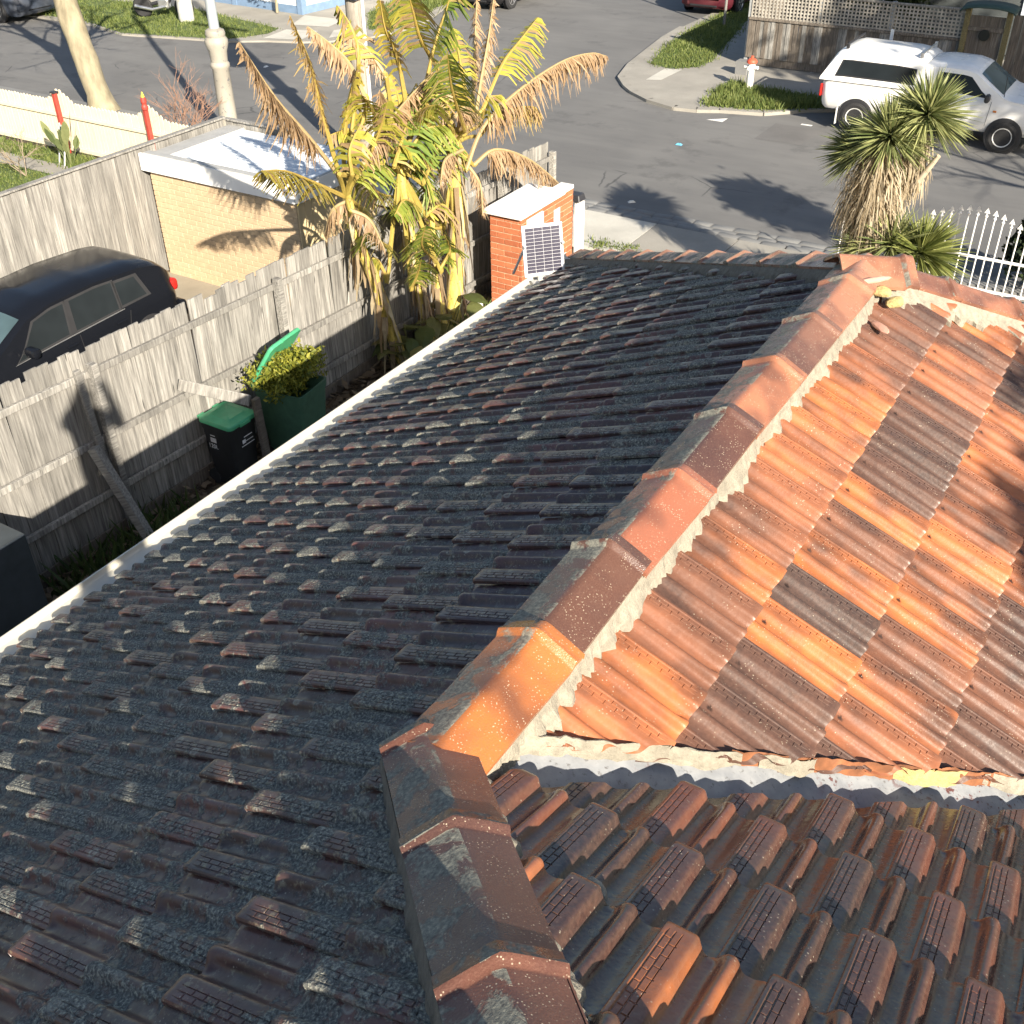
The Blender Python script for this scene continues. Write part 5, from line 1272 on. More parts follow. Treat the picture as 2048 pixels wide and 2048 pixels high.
# ================================================================== BANANA PLANTS
LEAVES = [
([(-7.25, 8.27, -2.04), (-7.25, 7.85, -1.51), (-7.24, 7.40, -0.99), (-7.24, 7.00, -0.38)], 'b', 1.00),
([(-7.20, 8.19, -1.81), (-7.18, 8.05, -1.29), (-7.15, 7.91, -0.75), (-7.13, 7.66, -0.23)], 'yb', 0.60),
([(-7.10, 8.76, -1.34), (-7.25, 8.70, -0.94), (-7.39, 8.57, -0.71), (-7.54, 8.38, -0.50)], 'b', 0.80),
([(-7.34, 8.54, -1.83), (-7.20, 8.55, -1.29), (-7.05, 8.60, -0.88)], 'y', 0.70),
([(-7.25, 8.81, -1.12), (-7.34, 8.97, -0.83), (-7.43, 8.98, -0.58), (-7.52, 8.90, -0.37)], 'yg', 1.00),
([(-6.95, 8.30, -2.03), (-6.97, 8.66, -1.72), (-6.99, 9.22, -1.50), (-7.00, 9.95, -1.22)], 'b', 0.80),
([(-7.02, 9.38, -1.41), (-7.03, 9.30, -0.95), (-7.05, 9.14, -0.61), (-7.06, 9.09, -0.30)], 'y', 0.60),
([(-7.09, 9.14, -1.14), (-7.21, 9.09, -0.93), (-7.33, 9.05, -0.79), (-7.45, 8.89, -0.67)], 'b', 0.70),
([(-7.10, 9.84, -1.56), (-6.99, 9.99, -0.97), (-6.88, 10.12, -0.55), (-6.77, 10.10, -0.33)], 'g', 1.10),
([(-7.14, 10.22, -1.23), (-7.07, 9.84, -0.85), (-7.00, 9.62, -0.50), (-6.94, 9.45, -0.24)], 'yg', 1.00),
([(-7.08, 10.77, -1.68), (-7.30, 10.99, -1.31), (-7.52, 11.21, -1.02)], 'yg', 0.80),
([(-7.05, 10.93, -2.06), (-7.03, 11.07, -1.59), (-7.01, 11.24, -1.10), (-6.99, 11.37, -0.59)], 'b', 0.80),
([(-7.23, 11.14, -2.08), (-7.46, 11.58, -1.45), (-7.70, 12.05, -0.75)], 'b', 0.70),
([(-7.00, 11.06, -1.93), (-7.02, 11.60, -1.48), (-7.04, 12.12, -1.26), (-7.05, 12.58, -1.07)], 'yg', 1.00),
([(-7.06, 10.68, -2.67), (-7.00, 11.04, -2.18), (-6.93, 11.79, -1.88), (-6.86, 12.91, -1.70), (-6.79, 13.69, -1.72), (-6.73, 14.10, -1.83)], 'b', 1.20),
([(-7.06, 10.87, -2.64), (-6.94, 11.28, -2.52), (-6.81, 12.02, -2.86), (-6.69, 12.92, -3.56)], 'b', 1.00),
([(-7.19, 11.24, -2.36), (-7.11, 11.71, -2.15), (-7.02, 12.36, -2.21), (-6.93, 12.48, -2.33)], 'yb', 0.90),
([(-7.17, 8.25, -2.30), (-7.04, 7.63, -1.94), (-6.91, 7.06, -1.63), (-6.78, 6.58, -1.47)], 'y', 0.90),
([(-7.00, 8.02, -1.95), (-7.13, 8.52, -2.16), (-7.27, 9.11, -2.55), (-7.41, 9.68, -2.77)], 'yg', 1.00),
([(-7.30, 9.03, -2.17), (-7.44, 9.64, -2.44), (-7.59, 10.36, -2.98)], 'g', 1.00),
([(-6.96, 8.99, -2.13), (-7.01, 9.28, -1.84), (-7.05, 9.53, -1.58)], 'g', 1.30),
([(-7.10, 9.74, -2.58), (-7.21, 10.18, -2.35), (-7.31, 10.49, -2.09)], 'g', 1.20),
([(-7.15, 10.72, -2.61), (-7.21, 10.65, -2.34), (-7.28, 10.54, -2.00)], 'yg', 0.90),
([(-7.21, 10.33, -3.36), (-7.18, 9.83, -3.25), (-7.15, 9.41, -3.23)], 'g', 0.80),
([(-7.12, 8.99, -3.19), (-6.94, 8.50, -2.87), (-6.76, 8.16, -2.64)], 'g', 0.80),
([(-7.08, 9.32, -3.84), (-6.89, 9.24, -3.56), (-6.69, 9.06, -3.28)], 'g', 0.70),
([(-7.01, 9.57, -1.77), (-6.79, 9.44, -1.53), (-6.57, 9.38, -1.44)], 'yg', 0.90),
([(-7.08, 9.14, -2.83), (-7.25, 9.87, -2.89), (-7.43, 10.57, -3.09)], 'b', 0.90),
([(-7.01, 8.56, -1.93), (-6.80, 8.57, -1.56), (-6.59, 8.48, -1.21)], 'yg', 0.90),
([(-6.99, 9.77, -2.32), (-6.97, 9.50, -2.06), (-6.95, 9.12, -1.90)], 'yg', 0.90),
([(-7.06, 10.42, -2.06), (-7.21, 10.38, -1.69), (-7.36, 10.28, -1.50)], 'b', 0.90),
([(-7.02, 8.89, -1.73), (-6.99, 8.69, -1.37), (-6.97, 8.50, -1.18)], 'yg', 1.00),
([(-7.24, 10.60, -3.04), (-7.46, 10.48, -3.21), (-7.68, 10.45, -3.61)], 'b', 0.80),
([(-7.01, 8.16, -2.41), (-6.79, 8.24, -2.52), (-6.57, 8.20, -2.83)], 'b', 0.70),
([(-7.31, 10.47, -2.37), (-7.18, 10.61, -1.90), (-7.05, 10.56, -1.53)], 'y', 0.80),
([(-7.19, 9.39, -2.44), (-7.36, 9.96, -2.43), (-7.54, 10.54, -2.35)], 'g', 1.10),
([(-7.23, 11.33, -2.24), (-7.12, 11.36, -1.90), (-7.00, 11.49, -1.85)], 'yg', 1.00),
# EXTRA
([(-7.12, 8.34, -2.19), (-7.09, 8.65, -2.03), (-7.05, 8.93, -2.10)], 'g', 1.00),
([(-6.89, 8.12, -1.97), (-6.89, 8.12, -1.68), (-6.89, 8.34, -1.46)], 'yg', 0.90),
([(-7.10, 9.31, -2.03), (-7.05, 9.00, -1.59), (-7.00, 8.88, -1.22)], 'b', 0.90),
([(-7.26, 9.63, -2.14), (-7.24, 9.86, -1.76), (-7.22, 9.92, -1.41)], 'g', 1.20),
([(-7.04, 9.38, -2.10), (-6.90, 9.58, -1.83), (-6.76, 9.82, -1.81)], 'g', 1.10),
([(-7.30, 9.57, -2.19), (-7.37, 9.32, -2.07), (-7.45, 9.09, -2.21)], 'yg', 0.90),
([(-7.30, 9.72, -2.36), (-7.16, 9.89, -2.51), (-7.02, 9.88, -2.81)], 'g', 1.00),
([(-7.00, 10.55, -2.15), (-7.19, 10.48, -2.03), (-7.37, 10.43, -2.30)], 'yg', 1.00),
([(-6.86, 10.40, -2.03), (-6.65, 9.85, -1.38), (-6.44, 9.47, -0.89)], 'g', 1.10),
([(-7.02, 10.57, -2.35), (-6.96, 10.07, -2.34), (-6.90, 9.85, -2.59)], 'b', 1.00),
([(-7.27, 8.40, -2.35), (-7.46, 8.89, -2.72), (-7.66, 9.12, -3.16)], 'yg', 1.00),
([(-7.09, 8.27, -2.34), (-7.26, 8.14, -2.45), (-7.44, 8.15, -2.79)], 'b', 0.80),
([(-7.25, 9.70, -2.41), (-7.35, 9.59, -2.65), (-7.45, 9.56, -3.06)], 'b', 1.00),
([(-7.33, 9.91, -2.55), (-7.34, 10.21, -2.97), (-7.34, 10.24, -3.33)], 'yg', 1.00),
([(-7.13, 10.84, -2.64), (-6.97, 10.89, -2.90), (-6.81, 10.69, -3.24)], 'b', 0.80),
([(-7.09, 9.64, -2.89), (-7.02, 9.24, -2.62), (-6.95, 8.92, -2.70)], 'g', 0.80),
([(-7.10, 9.76, -2.99), (-7.02, 10.05, -2.93), (-6.94, 10.15, -3.15)], 'yg', 0.80),
([(-7.12, 8.89, -3.58), (-7.20, 8.82, -3.30), (-7.28, 8.73, -3.28)], 'yg', 0.70),
([(-6.85, 9.58, -3.50), (-6.63, 9.02, -3.06), (-6.40, 8.80, -2.69)], 'g', 0.80),
([(-6.93, 9.79, -3.73), (-6.83, 9.90, -3.47), (-6.73, 9.66, -3.16)], 'g', 0.70),
([(-7.19, 8.66, -1.87), (-7.29, 8.64, -1.65), (-7.40, 8.39, -1.66)], 'yg', 0.80),
([(-7.21, 9.37, -1.94), (-7.38, 9.74, -1.63), (-7.55, 9.80, -1.30)], 'y', 0.80),
([(-6.97, 10.22, -1.93), (-7.00, 10.62, -1.81), (-7.03, 11.02, -1.98)], 'b', 1.00),
([(-6.93, 9.79, -1.76), (-6.96, 9.71, -1.45), (-7.00, 9.99, -1.28)], 'yg', 1.00),
]
PAL = {'b': [(.30, .19, .10), (.50, .36, .22)], 'y': [(.36, .31, .05), (.50, .40, .08)], 'g': [(.12, .20, .035), (.32, .34, .06)], 'yg': [(.26, .28, .045), (.46, .40, .07)], 'yb': [(.36, .27, .07), (.46, .33, .17)]}
def catmull(P, n):
    P = [Vector(p_) for p_ in P]; P = [P[0]*2-P[1]]+P+[P[-1]*2-P[-2]]; out = []
    m = len(P)-3
    for i in range(n+1):
        t = m*i/n; k = min(int(t), m-1); t -= k; a, b, c, d = P[k:k+4]
        out.append(.5*((2*b)+(c-a)*t+(2*a-5*b+4*c-d)*t*t+(3*b-a-3*c+d)*t*t*t))
    return out
def banana_leaf(par, pts, kind, wid, seed, crown):
    r = random.Random(seed); pts = [Vector(q) for q in pts]; C = catmull(pts, 40); mb = MB(); cols = []
    if (pts[0]-crown).length > .12:
        mid = pts[0].lerp(crown, .5)+Vector((0, 0, -.04)); mb.tube(catmull([crown-Vector((0, 0, .15)), mid, pts[0], C[3]], 12), .026, 6); cols += [(.46, .36, .09)]*len(mb.v)
    L = sum((C[i+1]-C[i]).length for i in range(40)); pc = PAL[kind]
    def add(v, f, c):
        mb.add(v, f); cols.extend([c]*len(v))
    n0 = len(mb.v); mb.tube(C, [.030*(1-.85*i/40) for i in range(41)], 6); rc_ = (.50, .37, .10) if kind != 'b' else (.50, .38, .20)
    cols.extend([rc_]*(len(mb.v)-n0))
    dry = kind in ('b', 'yb')
    step = .016 if dry else .030
    t = .24 if L > .8 else .10
    while t < 1.0:
        i = min(39, int(t*40)); p_ = C[i].lerp(C[i+1], t*40-i); tg = (C[i+1]-C[i]).normalized(); sd_ = tg.cross(Vector((0, 0, 1)))
        if sd_.length < .05: sd_ = Vector((1, 0, 0))
        sd_.normalize(); env = (sin(pi*min(1, (t-.02)*.93+.06))**.55)
        for sg in (1, -1):
            if r.random() < (.12 if dry else .05): continue
            if dry:
                ln = wid*env*(r.uniform(.10, .26) if r.random() < .8 else r.uniform(.25, .40)); droop = Vector((0, 0, -1))*r.uniform(.5, 1.4)+sd_*sg*r.uniform(-.1, .7)+tg*r.uniform(-.4, .7)
                w = r.uniform(.005, .022)
            else:
                ln = wid*env*r.uniform(.26, .40); droop = sd_*sg*r.uniform(.75, 1.0)+Vector((0, 0, -1))*r.uniform(.25, .75)+tg*.45; w = step*r.uniform(.42, .70)
            d = droop.normalized(); k = r.random(); c = tuple(pc[0][q]*(1-k)+pc[1][q]*k for q in range(3))
            if kind in ('yg', 'yb', 'y') and r.random() < .30: c = (.38, .26, .13)
            if kind == 'g' and r.random() < .12: c = (.45, .36, .14)
            e = tg*w; mid = p_+d*ln*.55; tip = p_+d*ln+Vector((0, 0, -1))*ln*(.25 if dry else .35)+tg*r.uniform(-.02, .03)
            add([p_-e, p_+e, mid+e*.9, mid-e*.9, tip+e*(.2 if dry else .55), tip-e*(.2 if dry else .55)], [(0, 1, 2, 3), (3, 2, 4, 5)], c)
        t += step/L*(.5 if dry else .9)*r.uniform(.5, 1.5)
    o = mb.build('leaf', M_LEAF, par, fix=False); set_attr(o.data, 'tint', np.array(cols)); return o
t = NT('banana_stem'); n = t.noise(9, 4, .6, t.scale(t.co(), (2.5, 2.5, .5))); sp_ = t.noise(30, 3, .65)
c = t.ramp(n, [(.30, (.26, .20, .05)), (.5, (.55, .43, .10)), (.72, (.62, .50, .17))]); c = t.mix(t.ramp(sp_, [(.60, 0), (.68, .85)]), c, (.06, .04, .025))
c = t.mix(t.ramp(t.noise(2.2, 3), [(.55, 0), (.7, .7)]), c, (.32, .22, .12)); t.bump(n, .4, .01); M_BSTEM = t.out(c, .55)
BP = [('banana_plant', 'banana plant with a leaning yellow stem and dead left hand fronds', [(-7.10, 9.12, G), (-7.12, 8.97, -4.55), (-7.15, 8.67, -3.51), (-7.15, 8.41, -2.89), (-7.18, 8.30, -2.20)], .085),
      ('banana_plant', 'middle banana plant with the greenest upright leaves', [(-7.05, 9.75, G), (-7.12, 9.66, -4.4), (-7.15, 9.55, -3.7), (-7.15, 9.45, -2.9), (-7.2, 9.4, -2.2)], .07),
      ('banana_plant', 'tall right hand banana plant with a thick yellow stem and drooping brown fronds', [(-7.12, 10.36, G), (-7.15, 10.40, -4.6), (-7.15, 10.50, -3.9), (-7.15, 10.58, -3.2), (-7.15, 10.52, -2.55), (-7.15, 10.60, -2.15)], .115),
      ('banana_plant', 'thin dark banana sucker between the larger banana stems', [(-7.0, 9.98, G), (-7.12, 9.97, -3.9), (-7.15, 9.97, -3.0)], .05)]
plants = []
for nm, lb, P, rd in BP:
    b = thing(nm, lb, 'banana plant', P[0], group='banana plants'); C = [q-Vector(P[0]) for q in catmull(P, 24)]
    MB().tube(C, [rd*(1.15-.5*i/24)+.006*sin(i*2.1) for i in range(25)], 14).build('stem', M_BSTEM, b, 60); plants.append((b, Vector(P[0]), Vector(P[-1])))
    # dead sheaths hanging round the stem
    r = random.Random(len(plants)*7); mb = MB(); cols = []
    for k in range(85 if rd > .06 else 40):
        i = r.randint(1, 21); p_ = C[i]; a = r.uniform(0, 2*pi); d = Vector((cos(a), sin(a), 0)); w = r.uniform(.006, .045); ln = r.uniform(.2, .75); s_ = Vector((-d.y, d.x, 0))*w
        q0 = p_+d*rd*.95; q1 = q0+d*r.uniform(.02, .07)-Vector((0, 0, ln*.5)); q2 = q0+d*r.uniform(.03, .12)-Vector((0, 0, ln))
        v = [q0-s_, q0+s_, q1+s_*.8, q1-s_*.8, q2+s_*.25, q2-s_*.25]
        v = [Vector((q.x, q.y, max(q.z, .01))) for q in v]
        mb.add(v, [(0, 1, 2, 3), (3, 2, 4, 5)]); k2 = r.random(); cols += [tuple((.26, .18, .10)[z]*(1-k2)+(.50, .42, .28)[z]*k2 for z in range(3))]*6
    o = mb.build('dead_sheath', M_LEAF, b, fix=False); set_attr(o.data, 'tint', np.array(cols))
for i, (P, kd, wd) in enumerate(LEAVES):
    q = Vector(P[0]); best = min(plants[:3], key=lambda a: abs((a[2]-q).y)+.2*abs((a[2]-q).z)); b, org, top = best
    banana_leaf(b, [Vector(p_)-org for p_ in P], kd, wd, i+100, top-org)
# broad-leaved plant in the shade under them
un = thing('broadleaf_plant', 'dark broad leaved plant growing in shade at the foot of the banana stems', 'plant', (-6.95, 9.2, G))
r = random.Random(9)
for k in range(55):
    mb = MB(); a = r.uniform(0, 2*pi); ln = r.uniform(.18, .42); base = Vector((r.uniform(-.35, .35), r.uniform(-.55, 1.1), r.uniform(.15, .75))); d = Vector((cos(a), sin(a), r.uniform(-.5, .2))).normalized(); s_ = d.cross(Vector((0, 0, 1))).normalized()
    V = [base]; prof = [(.18, .55), (.38, .75), (.6, .62), (.82, .34), (1.0, 0)]
    for t_, w in prof: V += [base+d*ln*t_+s_*w*ln*.45-Vector((0, 0, .10*t_*t_)), base+d*ln*t_-Vector((0, 0, .10*t_*t_-.015)), base+d*ln*t_-s_*w*ln*.45-Vector((0, 0, .10*t_*t_))]
    F = [(0, 1, 2), (0, 2, 3)]
    for q in range(len(prof)-1): F += [(1+3*q, 4+3*q, 5+3*q, 2+3*q), (2+3*q, 5+3*q, 6+3*q, 3+3*q)]
    mb.add(V, F); mb.tube([Vector((base.x*.4, base.y*.6, 0)), base], .006, 5); c = hexmix((.06, .085, .025), (.22, .20, .07), r.random()); o = mb.build('leaf', M_LEAF, un, fix=False); set_attr(o.data, 'tint', np.tile(np.array(c), (len(mb.v), 1)))

# ================================================================== YUCCA
def spikes(name, par, c, n, L, cols, seed, axis=(0, 0, 1), spread=(0, 2.0), w0=.0125, droop=.14, base_r=.05):
    r = random.Random(seed); mb = MB(); cl = []; ax = Vector(axis).normalized(); e1 = ax.orthogonal().normalized(); e2 = ax.cross(e1); c = Vector(c)
    for i in range(n):
        th = spread[0]+(spread[1]-spread[0])*r.random()**.75; ph = r.uniform(0, 2*pi); d = ax*cos(th)+(e1*cos(ph)+e2*sin(ph))*sin(th)
        ln = L*r.uniform(.72, 1.08); s_ = d.cross(Vector((r.uniform(-1, 1), r.uniform(-1, 1), r.uniform(-1, 1)))).normalized(); p0 = c+d*base_r*r.random(); V = []; w = w0*r.uniform(.8, 1.2)
        for t_, ww in ((0, .7), (.35, 1), (.7, .72), (1, .05)):
            q = p0+d*ln*t_-Vector((0, 0, droop*ln*t_*t_)); V += [q+s_*w*ww, q-s_*w*ww]
        mb.add(V, [(0, 1, 3, 2), (2, 3, 5, 4), (4, 5, 7, 6)]); k = r.random(); cc = hexmix(cols[0], cols[1], k); cl += [cc]*8
    o = mb.build(name, M_LEAF, par, fix=False); set_attr(o.data, 'tint', np.array(cl)); return o
def skirt_dead(par, c, n, R, H, seed, cols=((.30, .23, .14), (.60, .52, .38))):
    r = random.Random(seed); mb = MB(); cl = []; c = Vector(c)
    for i in range(n):
        a = r.uniform(0, 2*pi); rr = R*r.uniform(.25, 1.0); z = -H*r.random()*.8; ln = r.uniform(.25, .5); d = Vector((cos(a), sin(a), 0)); p0 = c+d*rr*.35+Vector((0, 0, z+.05)); w = r.uniform(.006, .014); s_ = Vector((-d.y, d.x, 0)).lerp(d, r.random()*.6)*w
        p1 = c+d*rr*.85+Vector((0, 0, z-ln*.35)); p2 = c+d*rr*r.uniform(.85, 1.1)+Vector((r.uniform(-.04, .04), r.uniform(-.04, .04), z-ln))
        mb.add([p0-s_, p0+s_, p1+s_, p1-s_, p2+s_*.3, p2-s_*.3], [(0, 1, 2, 3), (3, 2, 4, 5)]); cl += [hexmix(cols[0], cols[1], r.random())]*6
    o = mb.build('dead_leaf_skirt', M_LEAF, par, fix=False); set_attr(o.data, 'tint', np.array(cl)); return o
yu = thing('yucca_tree', 'yucca tree with spiky green heads over shaggy tan dead leaves', 'yucca', (-2.10, 13.0, G))
def yl(x, y, z): return (x+2.10, y-13.0, z-G)
YG = [(.10, .135, .045), (.44, .45, .20)]
MB().tube([(0, 0, 0), (.0, .0, 1.2), yl(-2.15, 13, -2.6), yl(-2.09, 12.95, -2.1)], [.16, .14, .11, .08], 12).build('trunk', simple('yucca_bark', (.26, .20, .13), .9, .25, 8, bump=.5), yu, 60)
MB().tube([(.0, .02, 1.1), yl(-1.92, 13.1, -2.9), yl(-1.76, 13.1, -2.3), yl(-1.72, 13.1, -1.85)], [.10, .085, .07, .06], 10).build('limb', simple('yucca_bark', (.26, .20, .13), .9), yu, 60)
MB().tube([yl(-1.95, 13.05, -3.0), yl(-1.66, 13.0, -2.6), yl(-1.46, 12.95, -2.22)], [.06, .045, .03], 8).build('bare_limb', simple('bare_wood', (.46, .38, .28), .8), yu, 60)
spikes('green_head', yu, yl(-2.08, 12.9, -2.08), 640, .62, YG, 1, (0, -.15, 1), (0, 1.95))
spikes('green_head', yu, yl(-1.72, 13.1, -1.80), 640, .62, YG, 2, (.1, -.1, 1), (0, 1.95))
spikes('green_head', yu, yl(-2.42, 13.05, -2.35), 420, .56, [(.08, .11, .035), (.36, .37, .15)], 3, (-.5, 0, .7), (0, 1.7))
skirt_dead(yu, yl(-2.18, 12.98, -2.25), 1300, .50, 1.15, 1); skirt_dead(yu, yl(-1.78, 13.1, -2.02), 500, .27, .7, 2); skirt_dead(yu, yl(-2.38, 13.05, -2.62), 450, .28, .7, 4)
sc_ = thing('spiky_shrub', 'low spiky green shrub in front of the yucca trunk behind the roof apex', 'shrub', (-1.75, 12.85, G))
MB().tube([(0, 0, 0), (0, 0, 1.45)], [.10, .07], 8).build('stem', simple('yucca_bark', (.26, .20, .13), .9), sc_, 60)
spikes('green_head', sc_, (-.05, 0, 1.58), 260, .62, YG, 5, (.15, -.1, 1), (.1, 1.9)); spikes('green_head', sc_, (.32, .1, 1.50), 420, .66, [(.10, .13, .03), (.30, .32, .10)], 6, (.5, -.1, .8), (.0, 1.8), .014)
spikes('green_head', sc_, (-.42, .05, 1.46), 150, .46, YG, 7, (-.6, 0, .8), (0, 1.5))
# dark conifer at the right edge
def leafy(name, label, cat, loc, H, R, n, cols, size, seed, z0=.3, shape='cone', trunk=.10, clumps=0):
    t_ = thing(name, label, cat, loc); r = np.random.default_rng(seed)
    MB().tube([(0, 0, 0), (.03, 0, H*.5), (0, .02, H*.9)], [trunk, trunk*.7, trunk*.2], 10).build('trunk', M_BARK, t_, 60)
    if shape == 'cone':
        z = z0+(H-z0)*r.random(n)**.9; rr = R*(1-(z-z0)/(H-z0))**.7*(.55+.5*r.random(n)); a = r.random(n)*2*pi; P = np.c_[rr*np.cos(a), rr*np.sin(a), z]
    else:
        cc = r.normal(size=(clumps, 3)); cc /= np.linalg.norm(cc, axis=1)[:, None]; cc *= (r.random(clumps)**.4)[:, None]*R*.8; cc[:, 2] = cc[:, 2]*.8+H-R; k = r.integers(0, clumps, n); d = r.normal(size=(n, 3))*R*.16; P = cc[k]+d
    ax = r.normal(size=(n, 3)); ax[:, 2] += .4; ax /= np.linalg.norm(ax, axis=1)[:, None]; sd_ = np.cross(ax, r.normal(size=(n, 3))); sd_ /= np.linalg.norm(sd_, axis=1)[:, None]; L = size*(.6+.8*r.random(n))[:, None]
    V = np.stack([P, P+ax*L*.5+sd_*L*.3, P+ax*L, P+ax*L*.5-sd_*L*.3], 1).reshape(-1, 3)
    me = bpy.data.meshes.new('crown'); me.from_pydata(V.tolist(), [], [(4*i, 4*i+1, 4*i+2, 4*i+3) for i in range(n)]); C = np.array(cols); k = r.random(n)[:, None]; set_attr(me, 'tint', np.repeat(C[0]*(1-k)+C[1]*k, 4, 0)); me.materials.append(M_LEAF)
    o = bpy.data.objects.new('crown', me); link(o, t_); return t_
t = NT('bark'); n = t.noise(6, 4, .6, t.scale(t.co(), (1, 1, .35))); c = t.ramp(n, [(.3, (.17, .145, .095)), (.6, (.29, .25, .165)), (.8, (.35, .31, .22))]); t.bump(n, .4, .01); M_BARK = t.out(c, .85)
leafy('conifer', 'dark green conifer at the right edge just beyond the white iron fence', 'conifer', (-.30, 16.25, G), 1.7, .48, 3500, [(.012, .022, .010), (.045, .065, .025)], .12, 2)
leafy('garden_tree', 'round headed garden tree out to the right casting a shadow on the road', 'tree', (3.3, 12.0, G), 5.75, .85, 5000, [(.03, .05, .015), (.08, .11, .03)], .16, 9, shape='ball', trunk=.08, clumps=40)
leafy('garden_tree', 'sparse leafed tree far to the right dappling the sunlit slope', 'tree', (9.15, -2.35, G), 9.75, .8, 420, [(.03, .05, .015), (.08, .11, .03)], .20, 12, shape='ball', trunk=.07, clumps=16)
leafy('street_tree', 'tall leafy street tree to the right shading the lattice fence', 'tree', (12.2, 16.0, G), 13.2, 3.2, 9000, [(.03, .05, .015), (.08, .11, .03)], .42, 4, shape='ball', trunk=.25, clumps=60)
leafy('garden_tree', 'dark leafy tree behind the lattice fence', 'tree', (-6.3, 29.6, G), 3.4, 1.3, 6000, [(.02, .035, .012), (.06, .085, .025)], .16, 6, shape='ball', trunk=.12, clumps=40)
leafy('garden_tree', 'leafy shrub against the white rendered wall', 'tree', (-25.0, 26.75, KZ), 1.7, .65, 2500, [(.06, .10, .03), (.18, .20, .07)], .10, 7, shape='ball', trunk=.05, clumps=20)

# ---- bare trees
def bare_tree(name, label, loc, P, rad, seed, limbs, depth=3, twig=.9, up_=.35):
    t_ = thing(name, label, 'tree', loc); r = random.Random(seed); C = catmull(P, 16)
    mb = MB(); mb.tube(C, [np.interp(i/16, [0, .1, .7, 1], rad) for i in range(17)], 16)
    for v in range(len(mb.v)):
        q = Vector(mb.v[v]); mb.v[v] = tuple(q+Vector((mnoise.noise(q*2.2), mnoise.noise(q*2.2+Vector((5, 0, 0))), 0))*.05)
    mb.build('trunk', M_BARK, t_, 60); br = MB()
    def grow(p_, d, ln, rd, k):
        pts = [p_]; q = Vector(p_); dd = Vector(d)
        for i in range(5):
            dd = (dd+Vector((r.gauss(0, .16), r.gauss(0, .16), r.gauss(0, .12)+.05*up_))).normalized(); q = q+dd*ln/5; pts.append(Vector(q))
        br.tube(pts, [rd*(1-.13*i) for i in range(6)], 7 if k > 1 else 4, cap=False)
        if k > 0:
            for j in range(r.randint(3, 4) if k > 1 else 4):
                i = r.randint(2, 5); dn = (dd+Vector((r.gauss(0, .7), r.gauss(0, .7), r.gauss(.15, .45)))).normalized(); grow(pts[i], dn, ln*r.uniform(.5, .75), rd*.42, k-1)
    for d, ln, rd in limbs: grow(C[-1]-Vector((0, 0, .15)), Vector(d).normalized(), ln, rd, depth)
    br.build('branches', M_BARK, t_, fix=False); return t_
bare_tree('plane_tree', 'leaning pale trunk of a bare street tree beyond the picket fence', (-20.95, 16.05, G), [(0, 0, 0), (-.18, .0, .9), (-.42, .0, 1.9), (-.55, .02, 2.6), (-.62, .05, 3.1)], [.36, .28, .24, .30], 5,
          [((-.7, .3, .9), 3.0, .16), ((.5, .5, 1.0), 3.0, .15), ((-.2, -.6, 1.0), 2.8, .14), ((.1, .2, 1.3), 3.2, .15), ((.8, -.3, .6), 2.6, .12)])
bare_tree('bare_tree', 'bare street tree to the right of the white ute', (6.2, 17.0, G), [(0, 0, 0), (.05, 0, 1.2), (0, .05, 2.4), (.05, .0, 3.2)], [.22, .18, .15, .15], 8,
          [((-.7, .3, .9), 2.6, .10), ((.5, .5, 1.0), 2.6, .10), ((-.2, -.6, 1.0), 2.6, .10), ((.1, .2, 1.3), 2.8, .10)])
def twiggy(name, label, loc, H, n, seed, mat, spread=.5):
    t_ = thing(name, label, 'shrub', loc); r = random.Random(seed); mb = MB()
    def g(p_, d, ln, rd, k):
        q = p_+d*ln; m_ = (p_+q)/2+Vector((r.gauss(0, .04), r.gauss(0, .04), 0))*ln*2; mb.tube([p_, m_, q], [rd, rd*.8, rd*.55], 5, cap=False)
        if k:
            for j in range(r.randint(2, 4)): g(p_.lerp(q, r.uniform(.5, 1)), (d+Vector((r.gauss(0, .5), r.gauss(0, .5), r.gauss(.1, .3)))).normalized(), ln*r.uniform(.45, .75), rd*.6, k-1)
    for i in range(n): g(Vector((r.gauss(0, .05), r.gauss(0, .05), 0)), Vector((r.gauss(0, spread), r.gauss(0, spread), 1)).normalized(), H*r.uniform(.4, .55), .012, 3)
    mb.build('twigs', mat, t_, fix=False); return t_
M_TWIG = simple('reddish_twig', (.26, .15, .10), .8, .2, 8); M_TWIG2 = simple('grey_twig', (.25, .20, .14), .8, .2, 8)
twiggy('bare_shrub', 'leafless reddish shrub behind the garage near the street lamp', (-17.05, 14.75, G), 1.9, 6, 1, M_TWIG, .35); twiggy('bare_shrub', 'leafless pinkish shrub just left of the lamp base', (-16.1, 14.3, G), 1.8, 4, 2, M_TWIG, .3)
twiggy('bare_shrub', 'thin twiggy rose bush on the lawn at left edge', (-18.6, 11.9, G), 1.25, 4, 3, M_TWIG2, .35); twiggy('bare_shrub', 'small bare bush before the cream pickets near the red finial post', (-16.3, 12.95, G), .9, 4, 4, M_TWIG2, .4)
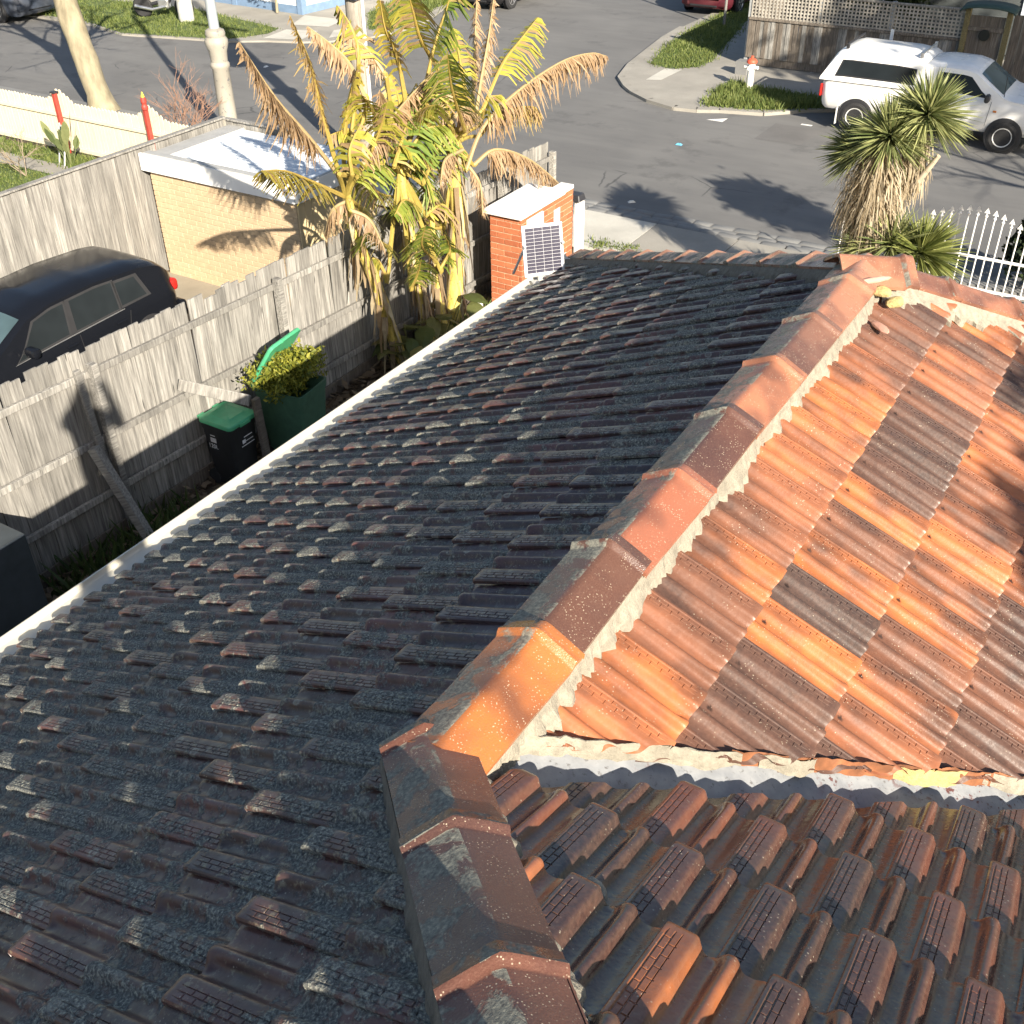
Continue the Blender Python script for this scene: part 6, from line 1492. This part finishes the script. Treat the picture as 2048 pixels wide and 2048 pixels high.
# bird-of-paradise clump with a small white frame
bp_ = thing('strelitzia_plant', 'upright paddle leaved plant in front of the cream picket fence', 'plant', (-18.45, 12.95, G)); r = random.Random(4)
for k in range(16):
    mb = MB(); a = r.uniform(0, 2*pi); d = Vector((cos(a)*.35, sin(a)*.35, 1)).normalized(); ln = r.uniform(.55, 1.15); s_ = d.cross(Vector((sin(a*3), cos(a*2), .2))).normalized(); b0 = Vector((cos(a)*.05, sin(a)*.05, 0)); V = []
    for t_, w in ((.0, .008), (.55, .010), (.68, .065), (.82, .075), (.94, .04), (1, .004)): q = b0+d*ln*t_; V += [q+s_*w, q-s_*w]
    mb.add(V, [(2*i, 2*i+1, 2*i+3, 2*i+2) for i in range(5)]); o = mb.build('leaf', M_LEAF, bp_, fix=False); set_attr(o.data, 'tint', np.tile(np.array(hexmix((.09, .13, .05), (.25, .27, .12), r.random())), (len(V), 1)))
fs = thing('garden_sign', 'small white framed board on legs leaning in the strelitzia clump', 'sign', (-18.55, 12.80, G), radians(-20)); fm = Matrix.Rotation(radians(-14), 4, 'X')
for nm, mt, bx in (('frame', M_WFR, [((0, 0, .80), (.32, .02, .03)), ((-.15, 0, .42), (.025, .02, .84)), ((.15, 0, .42), (.025, .02, .84)), ((0, 0, .52), (.32, .02, .025))]), ('board', M_GLASS_B, [((0, .0, .66), (.27, .008, .25))])):
    mb = MB()
    for c_, d_ in bx: mb.box(c_, d_)
    o = mb.build(nm, mt, fs); o.matrix_local = fm

# ================================================================== THE PERSON TAKING THE PICTURE (kneeling behind the camera; in the photograph only the shadow shows)
def person():
    f = Vector((-.527, .85, 0)); r_ = Vector((.85, .527, 0)); base = Vector((1.335, -1.776, 0))
    J = {'pelvis': (0, 0, 1.25), 'waist': (0, .02, 1.42), 'chest': (0, .04, 1.62), 'neck': (0, .05, 1.80), 'head0': (0, .07, 1.90), 'head1': (0, .08, 2.03),
         'hipL': (-.10, 0, 1.20), 'kneeL': (-.14, .10, .83), 'ankL': (-.14, -.30, .83), 'toeL': (-.14, -.42, .79), 'hipR': (.10, 0, 1.20), 'kneeR': (.14, .10, .93), 'ankR': (.14, -.30, .95), 'toeR': (.14, -.42, .93),
         'shL': (-.18, .03, 1.73), 'elL': (-.29, .16, 1.52), 'wrL': (-.13, .33, 1.86), 'haL': (-.07, .37, 1.96), 'shR': (.18, .03, 1.73), 'elR': (.29, .16, 1.52), 'wrR': (.13, .33, 1.86), 'haR': (.07, .37, 1.96)}
    R_ = {'pelvis': .15, 'waist': .14, 'chest': .165, 'neck': .06, 'head0': .085, 'head1': .085, 'hip': .10, 'knee': .07, 'ank': .05, 'toe': .035, 'sh': .07, 'el': .05, 'wr': .032, 'ha': .035}
    E_ = [('pelvis', 'waist'), ('waist', 'chest'), ('chest', 'neck'), ('neck', 'head0'), ('head0', 'head1')]
    for q in 'LR': E_ += [('pelvis', 'hip'+q), ('hip'+q, 'knee'+q), ('knee'+q, 'ank'+q), ('ank'+q, 'toe'+q), ('chest', 'sh'+q), ('sh'+q, 'el'+q), ('el'+q, 'wr'+q), ('wr'+q, 'ha'+q)]
    ks = list(J); me = bpy.data.meshes.new('person'); me.from_pydata([base+r_*J[k][0]+f*J[k][1]+Vector((0, 0, J[k][2])) for k in ks], [(ks.index(a), ks.index(b)) for a, b in E_], [])
    o = bpy.data.objects.new('person', me); link(o); o.modifiers.new('skin', 'SKIN')
    for i, k in enumerate(ks):
        rr = 1.3*(R_.get(k) or R_[k[:-1]]); me.skin_vertices[0].data[i].radius = (rr, rr)
    me.skin_vertices[0].data[0].use_root = True
    m = o.modifiers.new('sub', 'SUBSURF'); m.levels = m.render_levels = 2; me.materials.append(simple('dark_jacket', (.06, .065, .08), .8))
    return tag(o, 'person kneeling on the roof in dark clothes holding up a phone', 'person')
person()
